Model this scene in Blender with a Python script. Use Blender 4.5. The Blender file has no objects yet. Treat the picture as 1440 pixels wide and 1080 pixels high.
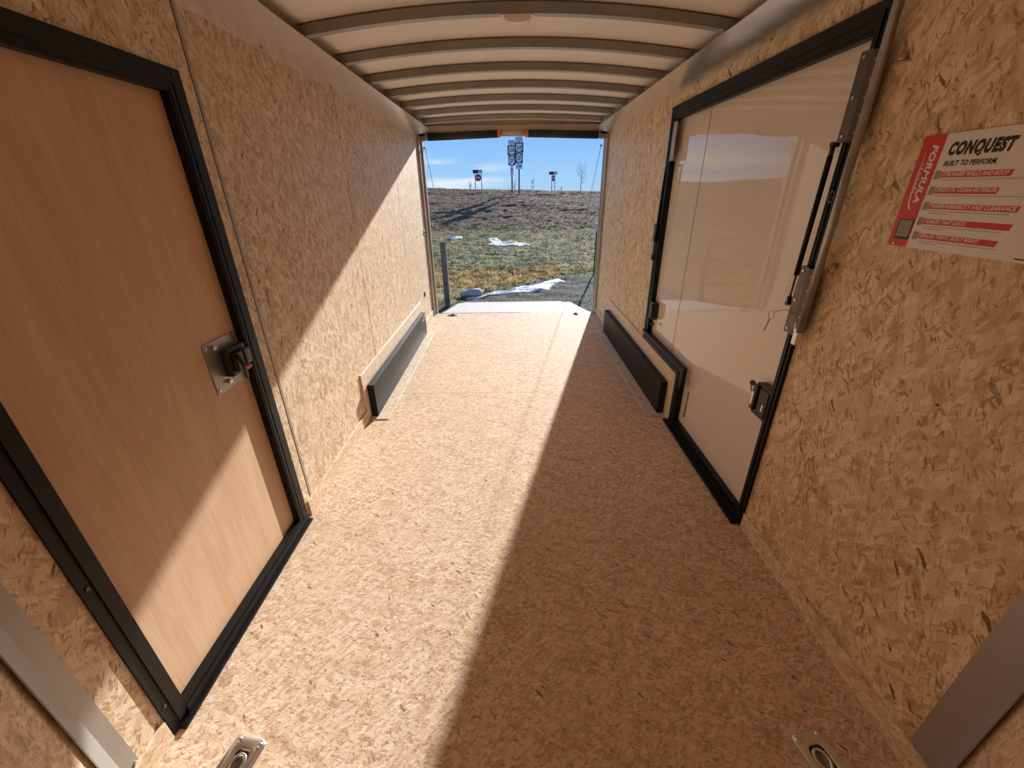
import bpy, bmesh, math, random
from mathutils import Vector, Matrix, noise

# ------------------------------------------------------------------ camera, sky, sun, exposure
sc = bpy.context.scene
COL = sc.collection
H = 1.03            # half the inside width of the trailer
END = 5.165         # rear opening plane

cam_d = bpy.data.cameras.new('camera')
cam = bpy.data.objects.new('camera', cam_d)
COL.objects.link(cam)
cam_d.sensor_fit = 'HORIZONTAL'
cam_d.sensor_width = 36.0
cam_d.lens = 36.0 * 576.83 / 1440.0
cam_d.clip_start = 0.02
cam_d.clip_end = 2000
_y, _p, _r = math.radians(-0.2114), math.radians(25.3155), math.radians(-0.762)
_F = Vector((math.sin(_y) * math.cos(_p), math.cos(_y) * math.cos(_p), -math.sin(_p)))
_R = Vector((math.cos(_y), -math.sin(_y), 0))
_U = _R.cross(_F)
_R2 = _R * math.cos(_r) + _U * math.sin(_r)
_U2 = -_R * math.sin(_r) + _U * math.cos(_r)
m = Matrix((_R2, _U2, -_F)).transposed().to_4x4()
m.translation = Vector((-0.0255, 0, 1.4273))
cam.matrix_world = m
sc.camera = cam

sun_d = bpy.data.lights.new('sun', 'SUN')
sun = bpy.data.objects.new('sun', sun_d)
COL.objects.link(sun)
SUN_DIR = Vector((0.274, 1.0, 0.348)).normalized()       # towards the sun
sun.rotation_euler = SUN_DIR.to_track_quat('Z', 'Y').to_euler()
sun.location = (8, 30, 10)
sun_d.energy = 7.1
sun_d.angle = math.radians(0.85)
sun_d.color = (1.0, 0.97, 0.93)

world = bpy.data.worlds.new('World')
sc.world = world
world.use_nodes = True
wn, wl = world.node_tree.nodes, world.node_tree.links
wn.clear()
w_out = wn.new('ShaderNodeOutputWorld')
w_bg = wn.new('ShaderNodeBackground')
w_bg.inputs['Strength'].default_value = 0.86
w_tc = wn.new('ShaderNodeTexCoord')
w_sep = wn.new('ShaderNodeSeparateXYZ')
wl.new(w_tc.outputs['Generated'], w_sep.inputs[0])
w_ramp = wn.new('ShaderNodeValToRGB')
w_ramp.color_ramp.elements[0].position = 0.0
w_ramp.color_ramp.elements[0].color = (0.40, 0.62, 0.86, 1)
w_ramp.color_ramp.elements[1].position = 0.9
w_ramp.color_ramp.elements[1].color = (0.10, 0.25, 0.60, 1)
e = w_ramp.color_ramp.elements.new(0.14)
e.color = (0.19, 0.44, 0.90, 1)
e = w_ramp.color_ramp.elements.new(0.035)
e.color = (0.33, 0.60, 0.93, 1)
wl.new(w_sep.outputs['Z'], w_ramp.inputs[0])
w_map = wn.new('ShaderNodeMapping')
w_map.inputs['Scale'].default_value = (3.2, 3.2, 26)
w_map.inputs['Location'].default_value = (2.1, 0.0, 0.35)
wl.new(w_tc.outputs['Generated'], w_map.inputs[0])
w_noi = wn.new('ShaderNodeTexNoise')
w_noi.inputs['Scale'].default_value = 1.5
w_noi.inputs['Detail'].default_value = 6
wl.new(w_map.outputs[0], w_noi.inputs['Vector'])
w_cr = wn.new('ShaderNodeValToRGB')
w_cr.color_ramp.elements[0].position = 0.47
w_cr.color_ramp.elements[1].position = 0.68
wl.new(w_noi.outputs['Fac'], w_cr.inputs[0])
w_low = wn.new('ShaderNodeValToRGB')                      # wisps live only low, and towards the left
w_low.color_ramp.elements[0].position = 0.05
w_low.color_ramp.elements[0].color = (1, 1, 1, 1)
w_low.color_ramp.elements[1].position = 0.09
w_low.color_ramp.elements[1].color = (0, 0, 0, 1)
wl.new(w_sep.outputs['Z'], w_low.inputs[0])
w_lft = wn.new('ShaderNodeMapRange')
w_lft.inputs['From Min'].default_value = 0.03
w_lft.inputs['From Max'].default_value = -0.06
wl.new(w_sep.outputs['X'], w_lft.inputs['Value'])
w_m1 = wn.new('ShaderNodeMath'); w_m1.operation = 'MULTIPLY'
wl.new(w_cr.outputs[0], w_m1.inputs[0]); wl.new(w_low.outputs[0], w_m1.inputs[1])
w_m2 = wn.new('ShaderNodeMath'); w_m2.operation = 'MULTIPLY'
wl.new(w_m1.outputs[0], w_m2.inputs[0]); wl.new(w_lft.outputs[0], w_m2.inputs[1])
w_mix = wn.new('ShaderNodeMix'); w_mix.data_type = 'RGBA'
wl.new(w_m2.outputs[0], w_mix.inputs['Factor'])
wl.new(w_ramp.outputs[0], w_mix.inputs['A'])
w_mix.inputs['B'].default_value = (0.80, 0.88, 0.97, 1)
wl.new(w_mix.outputs['Result'], w_bg.inputs['Color'])
wl.new(w_bg.outputs[0], w_out.inputs[0])

sc.view_settings.view_transform = 'Standard'
sc.view_settings.look = 'None'
sc.view_settings.exposure = 0.28
sc.view_settings.gamma = 1.0
sc.view_settings.use_curve_mapping = False
sc.cycles.max_bounces = 12
sc.cycles.diffuse_bounces = 10
sc.cycles.glossy_bounces = 6
sc.cycles.use_denoising = True
sc.cycles.sample_clamp_indirect = 0.0

# ------------------------------------------------------------------ materials
def new_mat(name):
    mt = bpy.data.materials.new(name)
    mt.use_nodes = True
    nt = mt.node_tree
    return mt, nt, nt.nodes['Principled BSDF']

def plain(name, col, rough=0.6, metal=0.0, bump=None, spec=0.5, coat=0.0, vary=0.0, vscale=6.0):
    mt, nt, b = new_mat(name)
    b.inputs['Base Color'].default_value = (*col, 1)
    b.inputs['Roughness'].default_value = rough
    b.inputs['Metallic'].default_value = metal
    b.inputs['Specular IOR Level'].default_value = spec
    b.inputs['Coat Weight'].default_value = coat
    geo = nt.nodes.new('ShaderNodeNewGeometry')
    if vary:
        n = nt.nodes.new('ShaderNodeTexNoise')
        n.inputs['Scale'].default_value = vscale
        n.inputs['Detail'].default_value = 5
        nt.links.new(geo.outputs['Position'], n.inputs['Vector'])
        r = nt.nodes.new('ShaderNodeValToRGB')
        r.color_ramp.elements[0].position = 0.3
        r.color_ramp.elements[1].position = 0.7
        r.color_ramp.elements[0].color = (*[c * (1 - vary) for c in col], 1)
        r.color_ramp.elements[1].color = (*[min(1, c * (1 + vary)) for c in col], 1)
        nt.links.new(n.outputs['Fac'], r.inputs[0])
        nt.links.new(r.outputs[0], b.inputs['Base Color'])
    if bump:
        n = nt.nodes.new('ShaderNodeTexNoise')
        n.inputs['Scale'].default_value = bump[0]
        n.inputs['Detail'].default_value = bump[3] if len(bump) > 3 else 2
        mp = nt.nodes.new('ShaderNodeMapping')
        if len(bump) > 2:
            mp.inputs['Scale'].default_value = bump[2]
        nt.links.new(geo.outputs['Position'], mp.inputs[0])
        nt.links.new(mp.outputs[0], n.inputs['Vector'])
        bp = nt.nodes.new('ShaderNodeBump')
        bp.inputs['Strength'].default_value = 1.0
        bp.inputs['Distance'].default_value = bump[1]
        nt.links.new(n.outputs['Fac'], bp.inputs['Height'])
        nt.links.new(bp.outputs[0], b.inputs['Normal'])
    return mt

def osb(name, grain, tint=(1, 1, 1), dark=1.0, seed=0.0, size=1.0, rough=0.5, spec=0.35):
    """strand board: flakes of several tones, darker blotches and thin dark strokes.
    grain = world axis along which the strands mostly lie ('x','y','z')"""
    mt, nt, b = new_mat(name)
    N, L = nt.nodes, nt.links
    geo = N.new('ShaderNodeNewGeometry')

    def math_(op, a, c, clamp=False):
        n = N.new('ShaderNodeMath'); n.operation = op; n.use_clamp = clamp
        for i, v in enumerate((a, c)):
            if isinstance(v, (int, float)): n.inputs[i].default_value = v
            else: L.new(v, n.inputs[i])
        return n.outputs[0]

    def rng(v, a, c, x=0.0, y=1.0):
        n = N.new('ShaderNodeMapRange'); n.clamp = True
        L.new(v, n.inputs['Value'])
        n.inputs['From Min'].default_value = a; n.inputs['From Max'].default_value = c
        n.inputs['To Min'].default_value = x; n.inputs['To Max'].default_value = y
        return n.outputs[0]

    def noi(vec, s, det=3, rough_=0.5, dist=0.0, col=False):
        n = N.new('ShaderNodeTexNoise')
        n.inputs['Scale'].default_value = s; n.inputs['Detail'].default_value = det
        n.inputs['Roughness'].default_value = rough_; n.inputs['Distortion'].default_value = dist
        L.new(vec, n.inputs['Vector'])
        return n.outputs['Color' if col else 'Fac']

    def mixc(f, a, c, mode='MIX'):
        n = N.new('ShaderNodeMix'); n.data_type = 'RGBA'; n.blend_type = mode
        if isinstance(f, (int, float)): n.inputs['Factor'].default_value = f
        else: L.new(f, n.inputs['Factor'])
        for k, v in (('A', a), ('B', c)):
            if isinstance(v, tuple): n.inputs[k].default_value = (*v, 1)
            else: L.new(v, n.inputs[k])
        return n.outputs['Result']

    off = N.new('ShaderNodeMapping')
    off.inputs['Location'].default_value = (seed, seed * 1.7, seed * 0.6)
    L.new(geo.outputs['Position'], off.inputs[0])
    pos = off.outputs[0]
    # swirl the coordinates so that flakes turn this way and that
    sw = N.new('ShaderNodeVectorMath'); sw.operation = 'MULTIPLY_ADD'
    L.new(noi(pos, 6.5, 2, col=True), sw.inputs[0])
    sw.inputs[1].default_value = (0.045, 0.045, 0.045)
    L.new(pos, sw.inputs[2])
    sp = sw.outputs[0]

    def aniso(src, along, across, tilt=0.0):
        m1 = N.new('ShaderNodeMapping')
        sc_ = [across / size] * 3
        ax = 'xyz'.index(grain)
        sc_[ax] = along / size
        m1.inputs['Scale'].default_value = sc_
        m0 = N.new('ShaderNodeMapping')
        if grain == 'z': m0.inputs['Rotation'].default_value = (tilt, 0, 0)
        elif grain == 'x': m0.inputs['Rotation'].default_value = (0, 0, tilt)
        else: m0.inputs['Rotation'].default_value = (0, 0, tilt)
        L.new(src, m0.inputs[0]); L.new(m0.outputs[0], m1.inputs[0])
        return m1.outputs[0]

    def flakes(vec):
        v = N.new('ShaderNodeTexVoronoi'); v.feature = 'F1'
        v.inputs['Scale'].default_value = 1.0
        v.inputs['Randomness'].default_value = 1.0
        L.new(vec, v.inputs['Vector'])
        s = N.new('ShaderNodeSeparateColor'); L.new(v.outputs['Color'], s.inputs[0])
        return s.outputs[0], s.outputs[1], v.outputs['Distance']

    def t(c): return tuple(x * y for x, y in zip(c, tint))
    r1, g1, d1 = flakes(aniso(sp, 14, 46, 0.25))
    r3, g3, d3 = flakes(aniso(sp, 17, 52, -1.0))
    ramp = N.new('ShaderNodeValToRGB')
    ramp.color_ramp.interpolation = 'LINEAR'
    els = ramp.color_ramp.elements
    els[0].position = 0.0; els[0].color = (*t((0.642, 0.476, 0.305)), 1)
    els[1].position = 1.0; els[1].color = (*t((0.899, 0.738, 0.567)), 1)
    q = els.new(0.30); q.color = (*t((0.760, 0.589, 0.412)), 1)
    q = els.new(0.72); q.color = (*t((0.819, 0.647, 0.465)), 1)
    L.new(r1, ramp.inputs[0])
    col = ramp.outputs[0]
    col = mixc(rng(g3, 0.52, 0.56, 0, 0.75), col, mixc(r3, t((0.66, 0.505, 0.345)), t((0.88, 0.73, 0.56))))
    r2, g2, d2 = flakes(aniso(sp, 34, 96, -0.7))
    col = mixc(rng(r2, 0.80, 0.86, 0, 0.55 * dark), col, t((0.535, 0.369, 0.214)))
    col = mixc(rng(g2, 0.86, 0.92, 0, 0.6), col, t((0.950, 0.856, 0.663)))
    # fibrous streaks inside the flakes
    fib = noi(aniso(sp, 26, 260, 0.1), 1.0, 3, 0.6)
    col = mixc(rng(fib, 0.50, 0.74, 0, 0.45 * dark), col, t((0.514, 0.353, 0.203)))
    col = mixc(rng(fib, 0.46, 0.28, 0, 0.35), col, t((0.950, 0.813, 0.621)))
    # blotches: fewer, larger, brown, ragged
    big = noi(aniso(sp, 11, 24, 0.5), 1.0, 5, 0.62, 0.6)
    col = mixc(rng(big, 0.575, 0.66, 0, 0.68 * dark), col, t((0.471, 0.300, 0.161)))
    # flecks: spindle shaped chips scattered in several directions, some brown, some nearly black
    gate = noi(pos, 14, 2)
    wob = noi(pos, 95, 2)
    def flecks(al, ac, tl, keep, rad, cc, amt):
        nonlocal col
        v = N.new('ShaderNodeTexVoronoi'); v.feature = 'F1'; v.inputs['Scale'].default_value = 1.0
        L.new(aniso(sp, al, ac, tl), v.inputs['Vector'])
        q_ = N.new('ShaderNodeSeparateColor'); L.new(v.outputs['Color'], q_.inputs[0])
        lim = math_('MULTIPLY', math_('ADD', q_.outputs[1], 0.35), rad)           # every fleck its own size
        lim = math_('MULTIPLY', lim, math_('ADD', math_('MULTIPLY', wob, 1.6), 0.2))
        edge = math_('SUBTRACT', lim, v.outputs['Distance'])
        f_ = math_('MULTIPLY', rng(edge, 0.0, 0.05), rng(q_.outputs[0], keep, keep + 0.02))
        col = mixc(math_('MULTIPLY', f_, min(1.0, amt * dark)), col, t(cc))
    flecks(13, 34, 0.45, 0.76, 0.42, (0.54, 0.365, 0.21), 0.60)
    flecks(17, 40, -0.85, 0.78, 0.40, (0.49, 0.32, 0.175), 0.60)
    flecks(26, 88, 0.2, 0.70, 0.34, (0.38, 0.23, 0.12), 0.65)
    flecks(30, 98, -0.5, 0.72, 0.34, (0.38, 0.23, 0.12), 0.65)
    flecks(34, 125, 1.1, 0.78, 0.32, (0.26, 0.145, 0.075), 0.65)
    flecks(36, 155, 0.55, 0.76, 0.34, (0.24, 0.135, 0.07), 0.65)
    flecks(15, 60, 0.8, 0.92, 0.28, (0.18, 0.095, 0.05), 0.9)
    flecks(20, 62, -0.2, 0.78, 0.36, (0.95, 0.83, 0.67), 0.6)
    # hair thin strokes
    for al, ac, tl, lo, a_ in ((30, 230, 0.30, 0.645, 0.6), (36, 240, -0.7, 0.66, 0.6)):
        s_ = noi(aniso(sp, al, ac, tl), 1.0, 1.0, 0.5, 0.0)
        f = math_('MULTIPLY', rng(s_, lo, lo + 0.045), rng(gate, 0.40, 0.50))
        col = mixc(math_('MULTIPLY', f, a_ * min(1.0, dark)), col, t((0.26, 0.145, 0.07)))
    # slow change of tone over the sheet
    slow = noi(pos, 1.7, 2)
    col = mixc(rng(slow, 0.35, 0.7, 0, 0.22), col, t((0.58, 0.43, 0.28)))
    L.new(col, b.inputs['Base Color'])
    b.inputs['Roughness'].default_value = rough
    b.inputs['Specular IOR Level'].default_value = spec
    bp = N.new('ShaderNodeBump')
    bp.inputs['Strength'].default_value = 0.25
    bp.inputs['Distance'].default_value = 0.002
    L.new(math_('ADD', r1, fib), bp.inputs['Height'])
    L.new(bp.outputs[0], b.inputs['Normal'])
    return mt

OSB_WALL = osb('strand_board_wall', 'z', seed=3.1, size=1.1)
OSB_WALL_R = osb('strand_board_wall_opposite', 'z', seed=8.4, tint=(0.99, 0.985, 0.89), dark=1.1, size=1.35)
OSB_NOSE = osb('strand_board_nose', 'z', seed=5.7, tint=(1.0, 0.95, 0.92), dark=0.8)
OSB_FLOOR = osb('strand_board_floor', 'x', seed=1.3, tint=(0.98, 0.95, 0.96), dark=0.95, size=0.68, rough=0.75, spec=0.2)
OSB_KICK = osb('strand_board_kick', 'y', seed=2.2, tint=(1.0, 1.0, 1.0), dark=0.75)
OSB_PALE = osb('strand_board_pale', 'y', seed=9.2, tint=(1.0, 1.03, 1.08), dark=0.5, size=0.7)

def luan():
    mt, nt, b = new_mat('luan_plywood')
    N, L = nt.nodes, nt.links
    geo = N.new('ShaderNodeNewGeometry')
    mp = N.new('ShaderNodeMapping'); mp.inputs['Scale'].default_value = (1, 9, 1.1)
    L.new(geo.outputs['Position'], mp.inputs[0])
    n1 = N.new('ShaderNodeTexNoise'); n1.inputs['Scale'].default_value = 1.6
    n1.inputs['Detail'].default_value = 4; n1.inputs['Distortion'].default_value = 1.2
    L.new(mp.outputs[0], n1.inputs['Vector'])
    mp2 = N.new('ShaderNodeMapping'); mp2.inputs['Scale'].default_value = (1, 160, 5)
    L.new(geo.outputs['Position'], mp2.inputs[0])
    n2 = N.new('ShaderNodeTexNoise'); n2.inputs['Scale'].default_value = 1.5; n2.inputs['Detail'].default_value = 3
    L.new(mp2.outputs[0], n2.inputs['Vector'])
    r = N.new('ShaderNodeValToRGB')
    r.color_ramp.elements[0].position = 0.3; r.color_ramp.elements[0].color = (0.62, 0.405, 0.255, 1)
    r.color_ramp.elements[1].position = 0.72; r.color_ramp.elements[1].color = (0.72, 0.505, 0.335, 1)
    L.new(n1.outputs['Fac'], r.inputs[0])
    mx = N.new('ShaderNodeMix'); mx.data_type = 'RGBA'; mx.blend_type = 'MULTIPLY'
    r2 = N.new('ShaderNodeValToRGB')
    r2.color_ramp.elements[0].position = 0.35; r2.color_ramp.elements[0].color = (0.9, 0.88, 0.86, 1)
    r2.color_ramp.elements[1].position = 0.6; r2.color_ramp.elements[1].color = (1, 1, 1, 1)
    L.new(n2.outputs['Fac'], r2.inputs[0])
    mx.inputs['Factor'].default_value = 1.0
    L.new(r.outputs[0], mx.inputs['A']); L.new(r2.outputs[0], mx.inputs['B'])
    L.new(mx.outputs['Result'], b.inputs['Base Color'])
    b.inputs['Roughness'].default_value = 0.45
    b.inputs['Specular IOR Level'].default_value = 0.35
    return mt

LUAN = luan()
ROOF_SKIN = plain('white_roof_skin', (0.87, 0.82, 0.74), 0.42, bump=(2.2, 0.02))
STEEL_BOW = plain('galvanised_bow_steel', (0.34, 0.325, 0.30), 0.42, 0.5, bump=(60, 0.0006, (1, 0.3, 1)), vary=0.12)
ALU = plain('brushed_aluminium', (0.80, 0.76, 0.73), 0.22, 0.85, bump=(1.6, 0.012, (1, 1, 4), 3), vary=0.05, vscale=3)
ALU_STRIP = plain('aluminium_corner_strip', (0.42, 0.40, 0.375), 0.45, 0.6, bump=(3, 0.002))
POST_STEEL = plain('painted_post_steel', (0.40, 0.345, 0.28), 0.4, 0.3, vary=0.15)
GALV = plain('galvanised_steel', (0.40, 0.38, 0.35), 0.38, 0.85, vary=0.12, vscale=30)
ZINC = plain('zinc_plated_steel', (0.72, 0.73, 0.72), 0.24, 0.95, vary=0.08, vscale=40)
DARK_STEEL = plain('dark_stamped_steel', (0.15, 0.125, 0.105), 0.35, 0.6, vary=0.1, vscale=30)
BLACK = plain('black_door_frame', (0.006, 0.0055, 0.006), 0.45, 0.0, spec=0.3, bump=(30, 0.0006), vary=0.3, vscale=12)
RUBBER = plain('black_rubber_seal', (0.008, 0.008, 0.008), 0.7)
FENDER = plain('black_textured_fender', (0.020, 0.019, 0.020), 0.48, 0.0, bump=(420, 0.0004), spec=0.15)
BLACK_PLASTIC = plain('black_plastic', (0.02, 0.018, 0.02), 0.35)
RED_PLASTIC = plain('red_plastic', (0.55, 0.02, 0.02), 0.4)
ORANGE = plain('orange_collar', (0.85, 0.20, 0.03), 0.5)
FOAM = plain('black_spring_cover', (0.02, 0.018, 0.02), 0.55, bump=(50, 0.002))
TAN_PAINT = plain('tan_header_paint', (0.50, 0.42, 0.33), 0.5, 0.1, vary=0.08)
WHITE_SKIN = plain('glossy_white_door_skin', (0.78, 0.71, 0.63), 0.02, 0.0, bump=(1.0, 0.0009, (1, 1.0, 6.5), 1), spec=0.6)
LENS = plain('white_lamp_lens', (0.93, 0.92, 0.90), 0.25, 0.0, spec=0.6)
WHITE_PLASTIC = plain('white_plastic', (0.75, 0.72, 0.68), 0.35)
RAMP_SKIN = plain('pale_ramp_board', (0.50, 0.44, 0.395), 0.8, spec=0.15, vary=0.06, vscale=8)
P_WHITE = plain('poster_white', (0.78, 0.76, 0.73), 0.28)
P_RED = plain('poster_red', (0.62, 0.035, 0.02), 0.3)
P_BLACK = plain('poster_black', (0.012, 0.011, 0.012), 0.35)
P_GREY = plain('poster_grey', (0.30, 0.27, 0.25), 0.4)
WOOD_POST = plain('weathered_post_wood', (0.17, 0.14, 0.11), 0.85, spec=0.1, vary=0.25, vscale=20)
GREEN_POST = plain('dark_green_post_paint', (0.02, 0.045, 0.03), 0.6)
SIGN_STEEL = plain('sign_post_steel', (0.16, 0.12, 0.12), 0.7, vary=0.2)
SIGN_BLACK = plain('sign_black', (0.03, 0.04, 0.08), 0.6)
SIGN_WHITE = plain('sign_white', (0.80, 0.82, 0.86), 0.6)
SIGN_GREY = plain('sign_back_grey', (0.50, 0.55, 0.62), 0.6)
SIGN_RED = plain('sign_red', (0.55, 0.05, 0.06), 0.6)
SIGN_ORANGE = plain('sign_orange', (0.9, 0.5, 0.2), 0.6)
ROCK = plain('pale_rock', (0.34, 0.33, 0.32), 0.85, bump=(20, 0.01), vary=0.15)
TWIG = plain('bare_twig', (0.14, 0.12, 0.11), 0.8)

# ------------------------------------------------------------------ mesh helpers
class MB:
    def __init__(self): self.bm = bmesh.new()

    def box(self, x0, x1, y0, y1, z0, z1, bevel=0.0, seg=2, rot=None, at=None):
        r = bmesh.ops.create_cube(self.bm, size=1.0)
        vs = r['verts']
        for v in vs:
            v.co = Vector(((x0 + x1) / 2 + v.co.x * (x1 - x0), (y0 + y1) / 2 + v.co.y * (y1 - y0), (z0 + z1) / 2 + v.co.z * (z1 - z0)))
        geom = vs
        if bevel > 0:
            es = list({e for v in vs for e in v.link_edges})
            rr = bmesh.ops.bevel(self.bm, geom=es, offset=bevel, segments=seg, affect='EDGES', profile=0.6)
            geom = list({v for f in rr['faces'] for v in f.verts} | {v for v in vs if v.is_valid})
        if rot is not None:
            c = Vector(at) if at else Vector(((x0 + x1) / 2, (y0 + y1) / 2, (z0 + z1) / 2))
            for v in geom: v.co = c + rot @ (v.co - c)
        return self

    def tube(self, pts, r, seg=12, caps=True, radii=None):
        pts = [Vector(p) for p in pts]
        rings = []
        for i, p in enumerate(pts):
            a = pts[max(0, i - 1)]; c = pts[min(len(pts) - 1, i + 1)]
            d = (c - a).normalized()
            up = Vector((0, 0, 1)) if abs(d.z) < 0.9 else Vector((1, 0, 0))
            u = d.cross(up).normalized(); w = d.cross(u)
            rr = radii[i] if radii else r
            rings.append([self.bm.verts.new(p + (u * math.cos(k * 2 * math.pi / seg) + w * math.sin(k * 2 * math.pi / seg)) * rr) for k in range(seg)])
        for i in range(len(rings) - 1):
            for k in range(seg):
                f = self.bm.faces.new((rings[i][k], rings[i][(k + 1) % seg], rings[i + 1][(k + 1) % seg], rings[i + 1][k]))
                f.smooth = True
        if caps:
            self.bm.faces.new(rings[0][::-1]); self.bm.faces.new(rings[-1])
        return self

    def prism(self, prof, f, t0, t1):
        """prof: list of 2D points; f(a,b,t) -> 3D"""
        A = [self.bm.verts.new(f(a, b, t0)) for a, b in prof]
        B = [self.bm.verts.new(f(a, b, t1)) for a, b in prof]
        n = len(prof)
        for i in range(n):
            self.bm.faces.new((A[i], A[(i + 1) % n], B[(i + 1) % n], B[i]))
        self.bm.faces.new(A[::-1]); self.bm.faces.new(B)
        return self

    def sheet(self, u0, u1, v0, v1, holes, f, t0, t1):
        """slab u0..u1 x v0..v1 with rectangular holes; f(u,v,t) -> 3D"""
        us = sorted({u0, u1} | {min(max(h, u0), u1) for q in holes for h in q[:2]})
        vs = sorted({v0, v1} | {min(max(h, v0), v1) for q in holes for h in q[2:]})
        solid = {}
        for i in range(len(us) - 1):
            for j in range(len(vs) - 1):
                cu, cv = (us[i] + us[i + 1]) / 2, (vs[j] + vs[j + 1]) / 2
                solid[i, j] = not any(q[0] < cu < q[1] and q[2] < cv < q[3] for q in holes)
        cache = {}
        def V(i, j, t):
            k = (i, j, t)
            if k not in cache: cache[k] = self.bm.verts.new(f(us[i], vs[j], t))
            return cache[k]
        for (i, j), s in solid.items():
            if not s: continue
            for t in (t0, t1):
                self.bm.faces.new((V(i, j, t), V(i + 1, j, t), V(i + 1, j + 1, t), V(i, j + 1, t)))
            for di, dj, a, c in ((-1, 0, (i, j), (i, j + 1)), (1, 0, (i + 1, j), (i + 1, j + 1)), (0, -1, (i, j), (i + 1, j)), (0, 1, (i, j + 1), (i + 1, j + 1))):
                if not solid.get((i + di, j + dj), False):
                    self.bm.faces.new((V(*a, t0), V(*c, t0), V(*c, t1), V(*a, t1)))
        return self

    def build(self, name, mat, parent=None, label=None, kind=None, recalc=True):
        if recalc: bmesh.ops.recalc_face_normals(self.bm, faces=self.bm.faces)
        me = bpy.data.meshes.new(name)
        org = Vector((0, 0, 0))
        if parent is not None:
            o = parent
            while o is not None:
                org = org + o.location
                o = o.parent
            loc = Vector((0, 0, 0))
        else:
            xs = [v.co for v in self.bm.verts]
            mn = Vector([min(c[i] for c in xs) for i in range(3)]); mx = Vector([max(c[i] for c in xs) for i in range(3)])
            org = Vector(((mn.x + mx.x) / 2, (mn.y + mx.y) / 2, mn.z)); loc = org.copy()
        for v in self.bm.verts: v.co -= org
        self.bm.to_mesh(me); self.bm.free()
        me.materials.append(mat)
        o = bpy.data.objects.new(name, me)
        o.location = loc
        if parent is not None: o.parent = parent
        if label: o['label'] = label
        if kind: o['kind'] = kind
        COL.objects.link(o)
        return o

def build_each(mb, name, mat, parent=None, kind=None):
    """one object for every separate piece in the builder"""
    left = set(mb.bm.verts); out = []
    islands = []
    while left:
        st = [left.pop()]; isl = []
        while st:
            v = st.pop(); isl.append(v)
            for e_ in v.link_edges:
                w = e_.other_vert(v)
                if w in left: left.discard(w); st.append(w)
        islands.append(isl)
    islands.sort(key=lambda i: (round(i[0].co.y, 3), round(i[0].co.z, 3)))
    for isl in islands:
        nb = MB(); mp = {}
        for v in isl: mp[v] = nb.bm.verts.new(v.co)
        for f_ in {f_ for v in isl for f_ in v.link_faces}:
            nf = nb.bm.faces.new([mp[v] for v in f_.verts]); nf.smooth = f_.smooth
        out.append(nb.build(name, mat, parent, kind=kind))
    mb.bm.free()
    return out

def thing(name, label, cat, loc, group=None):
    o = bpy.data.objects.new(name, None)
    o.empty_display_size = 0.05
    o.location = loc
    o['label'] = label; o['category'] = cat
    if group: o['group'] = group
    COL.objects.link(o)
    return o

def tag(o, label, cat, group=None):
    o['label'] = label; o['category'] = cat
    if group: o['group'] = group
    return o

def dup(root, loc, label, rotz=0.0):
    r = root.copy(); COL.objects.link(r)
    r.location = loc; r.rotation_euler = (0, 0, rotz); r['label'] = label
    for ch in list(root.children):
        c = ch.copy(); COL.objects.link(c); c.parent = r
        for g in list(ch.children):
            d = g.copy(); COL.objects.link(d); d.parent = c
    return r

def wallf(side, x_in):           # face slabs: u=Y, v=Z, t=depth outwards from x_in
    return lambda u, v, t: Vector((side * (x_in + t), u, v))

def text_mesh(body, size, shear=0.0, bold=0.0, xs=1.0, space=1.0):
    c = bpy.data.curves.new('writing', 'FONT')
    c.body = body; c.size = size; c.shear = shear; c.offset = bold
    c.align_x = 'LEFT'; c.space_character = space
    c.resolution_u = 3
    o = bpy.data.objects.new('writing', c)
    COL.objects.link(o)
    bpy.context.view_layer.update()
    dg = bpy.context.evaluated_depsgraph_get()
    me = bpy.data.meshes.new_from_object(o.evaluated_get(dg))
    bpy.data.objects.remove(o); bpy.data.curves.remove(c)
    return me

def put_text(name, body, mat, parent, origin, U, V, width=None, height=None, shear=0.0, bold=0.0, lift=0.0005, size=1.0, space=1.0):
    """write body starting at origin (baseline left), U = reading direction, V = up; stretched to width x height"""
    me = text_mesh(body, 1.0, shear, bold, space=space)
    xs = [v.co.x for v in me.vertices]; ys = [v.co.y for v in me.vertices]
    x0, x1, y0, y1 = min(xs), max(xs), min(ys), max(ys)
    sx = width / (x1 - x0); sy = (height / (y1 - y0)) if height else sx
    U = Vector(U); V = Vector(V); N = U.cross(V)
    base = Vector(origin) + N * lift
    org = parent.matrix_world.translation if False else Vector((0, 0, 0))
    q = parent
    while q is not None:
        org = org + q.location; q = q.parent
    for v in me.vertices:
        v.co = base + U * ((v.co.x - x0) * sx) + V * ((v.co.y - y0) * sy) - org
    me.materials.clear(); me.materials.append(mat)
    me.name = name
    o = bpy.data.objects.new(name, me); o.parent = parent
    COL.objects.link(o)
    return o

def quad(mb, origin, U, V, pts, lift):
    """thin plate traced on a sheet, real thickness = lift"""
    U = Vector(U); V = Vector(V); N = U.cross(V)
    mb.prism(pts, lambda a, b, t: Vector(origin) + U * a + V * b + N * t, 0.0, lift)

# ------------------------------------------------------------------ the shell
S1, S2, S3 = 1.589, 2.809, 4.029       # joints between the 4 ft wall boards
NOSE_Y = 0.51                          # where the side walls turn into the nose
TOP = 2.12

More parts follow.
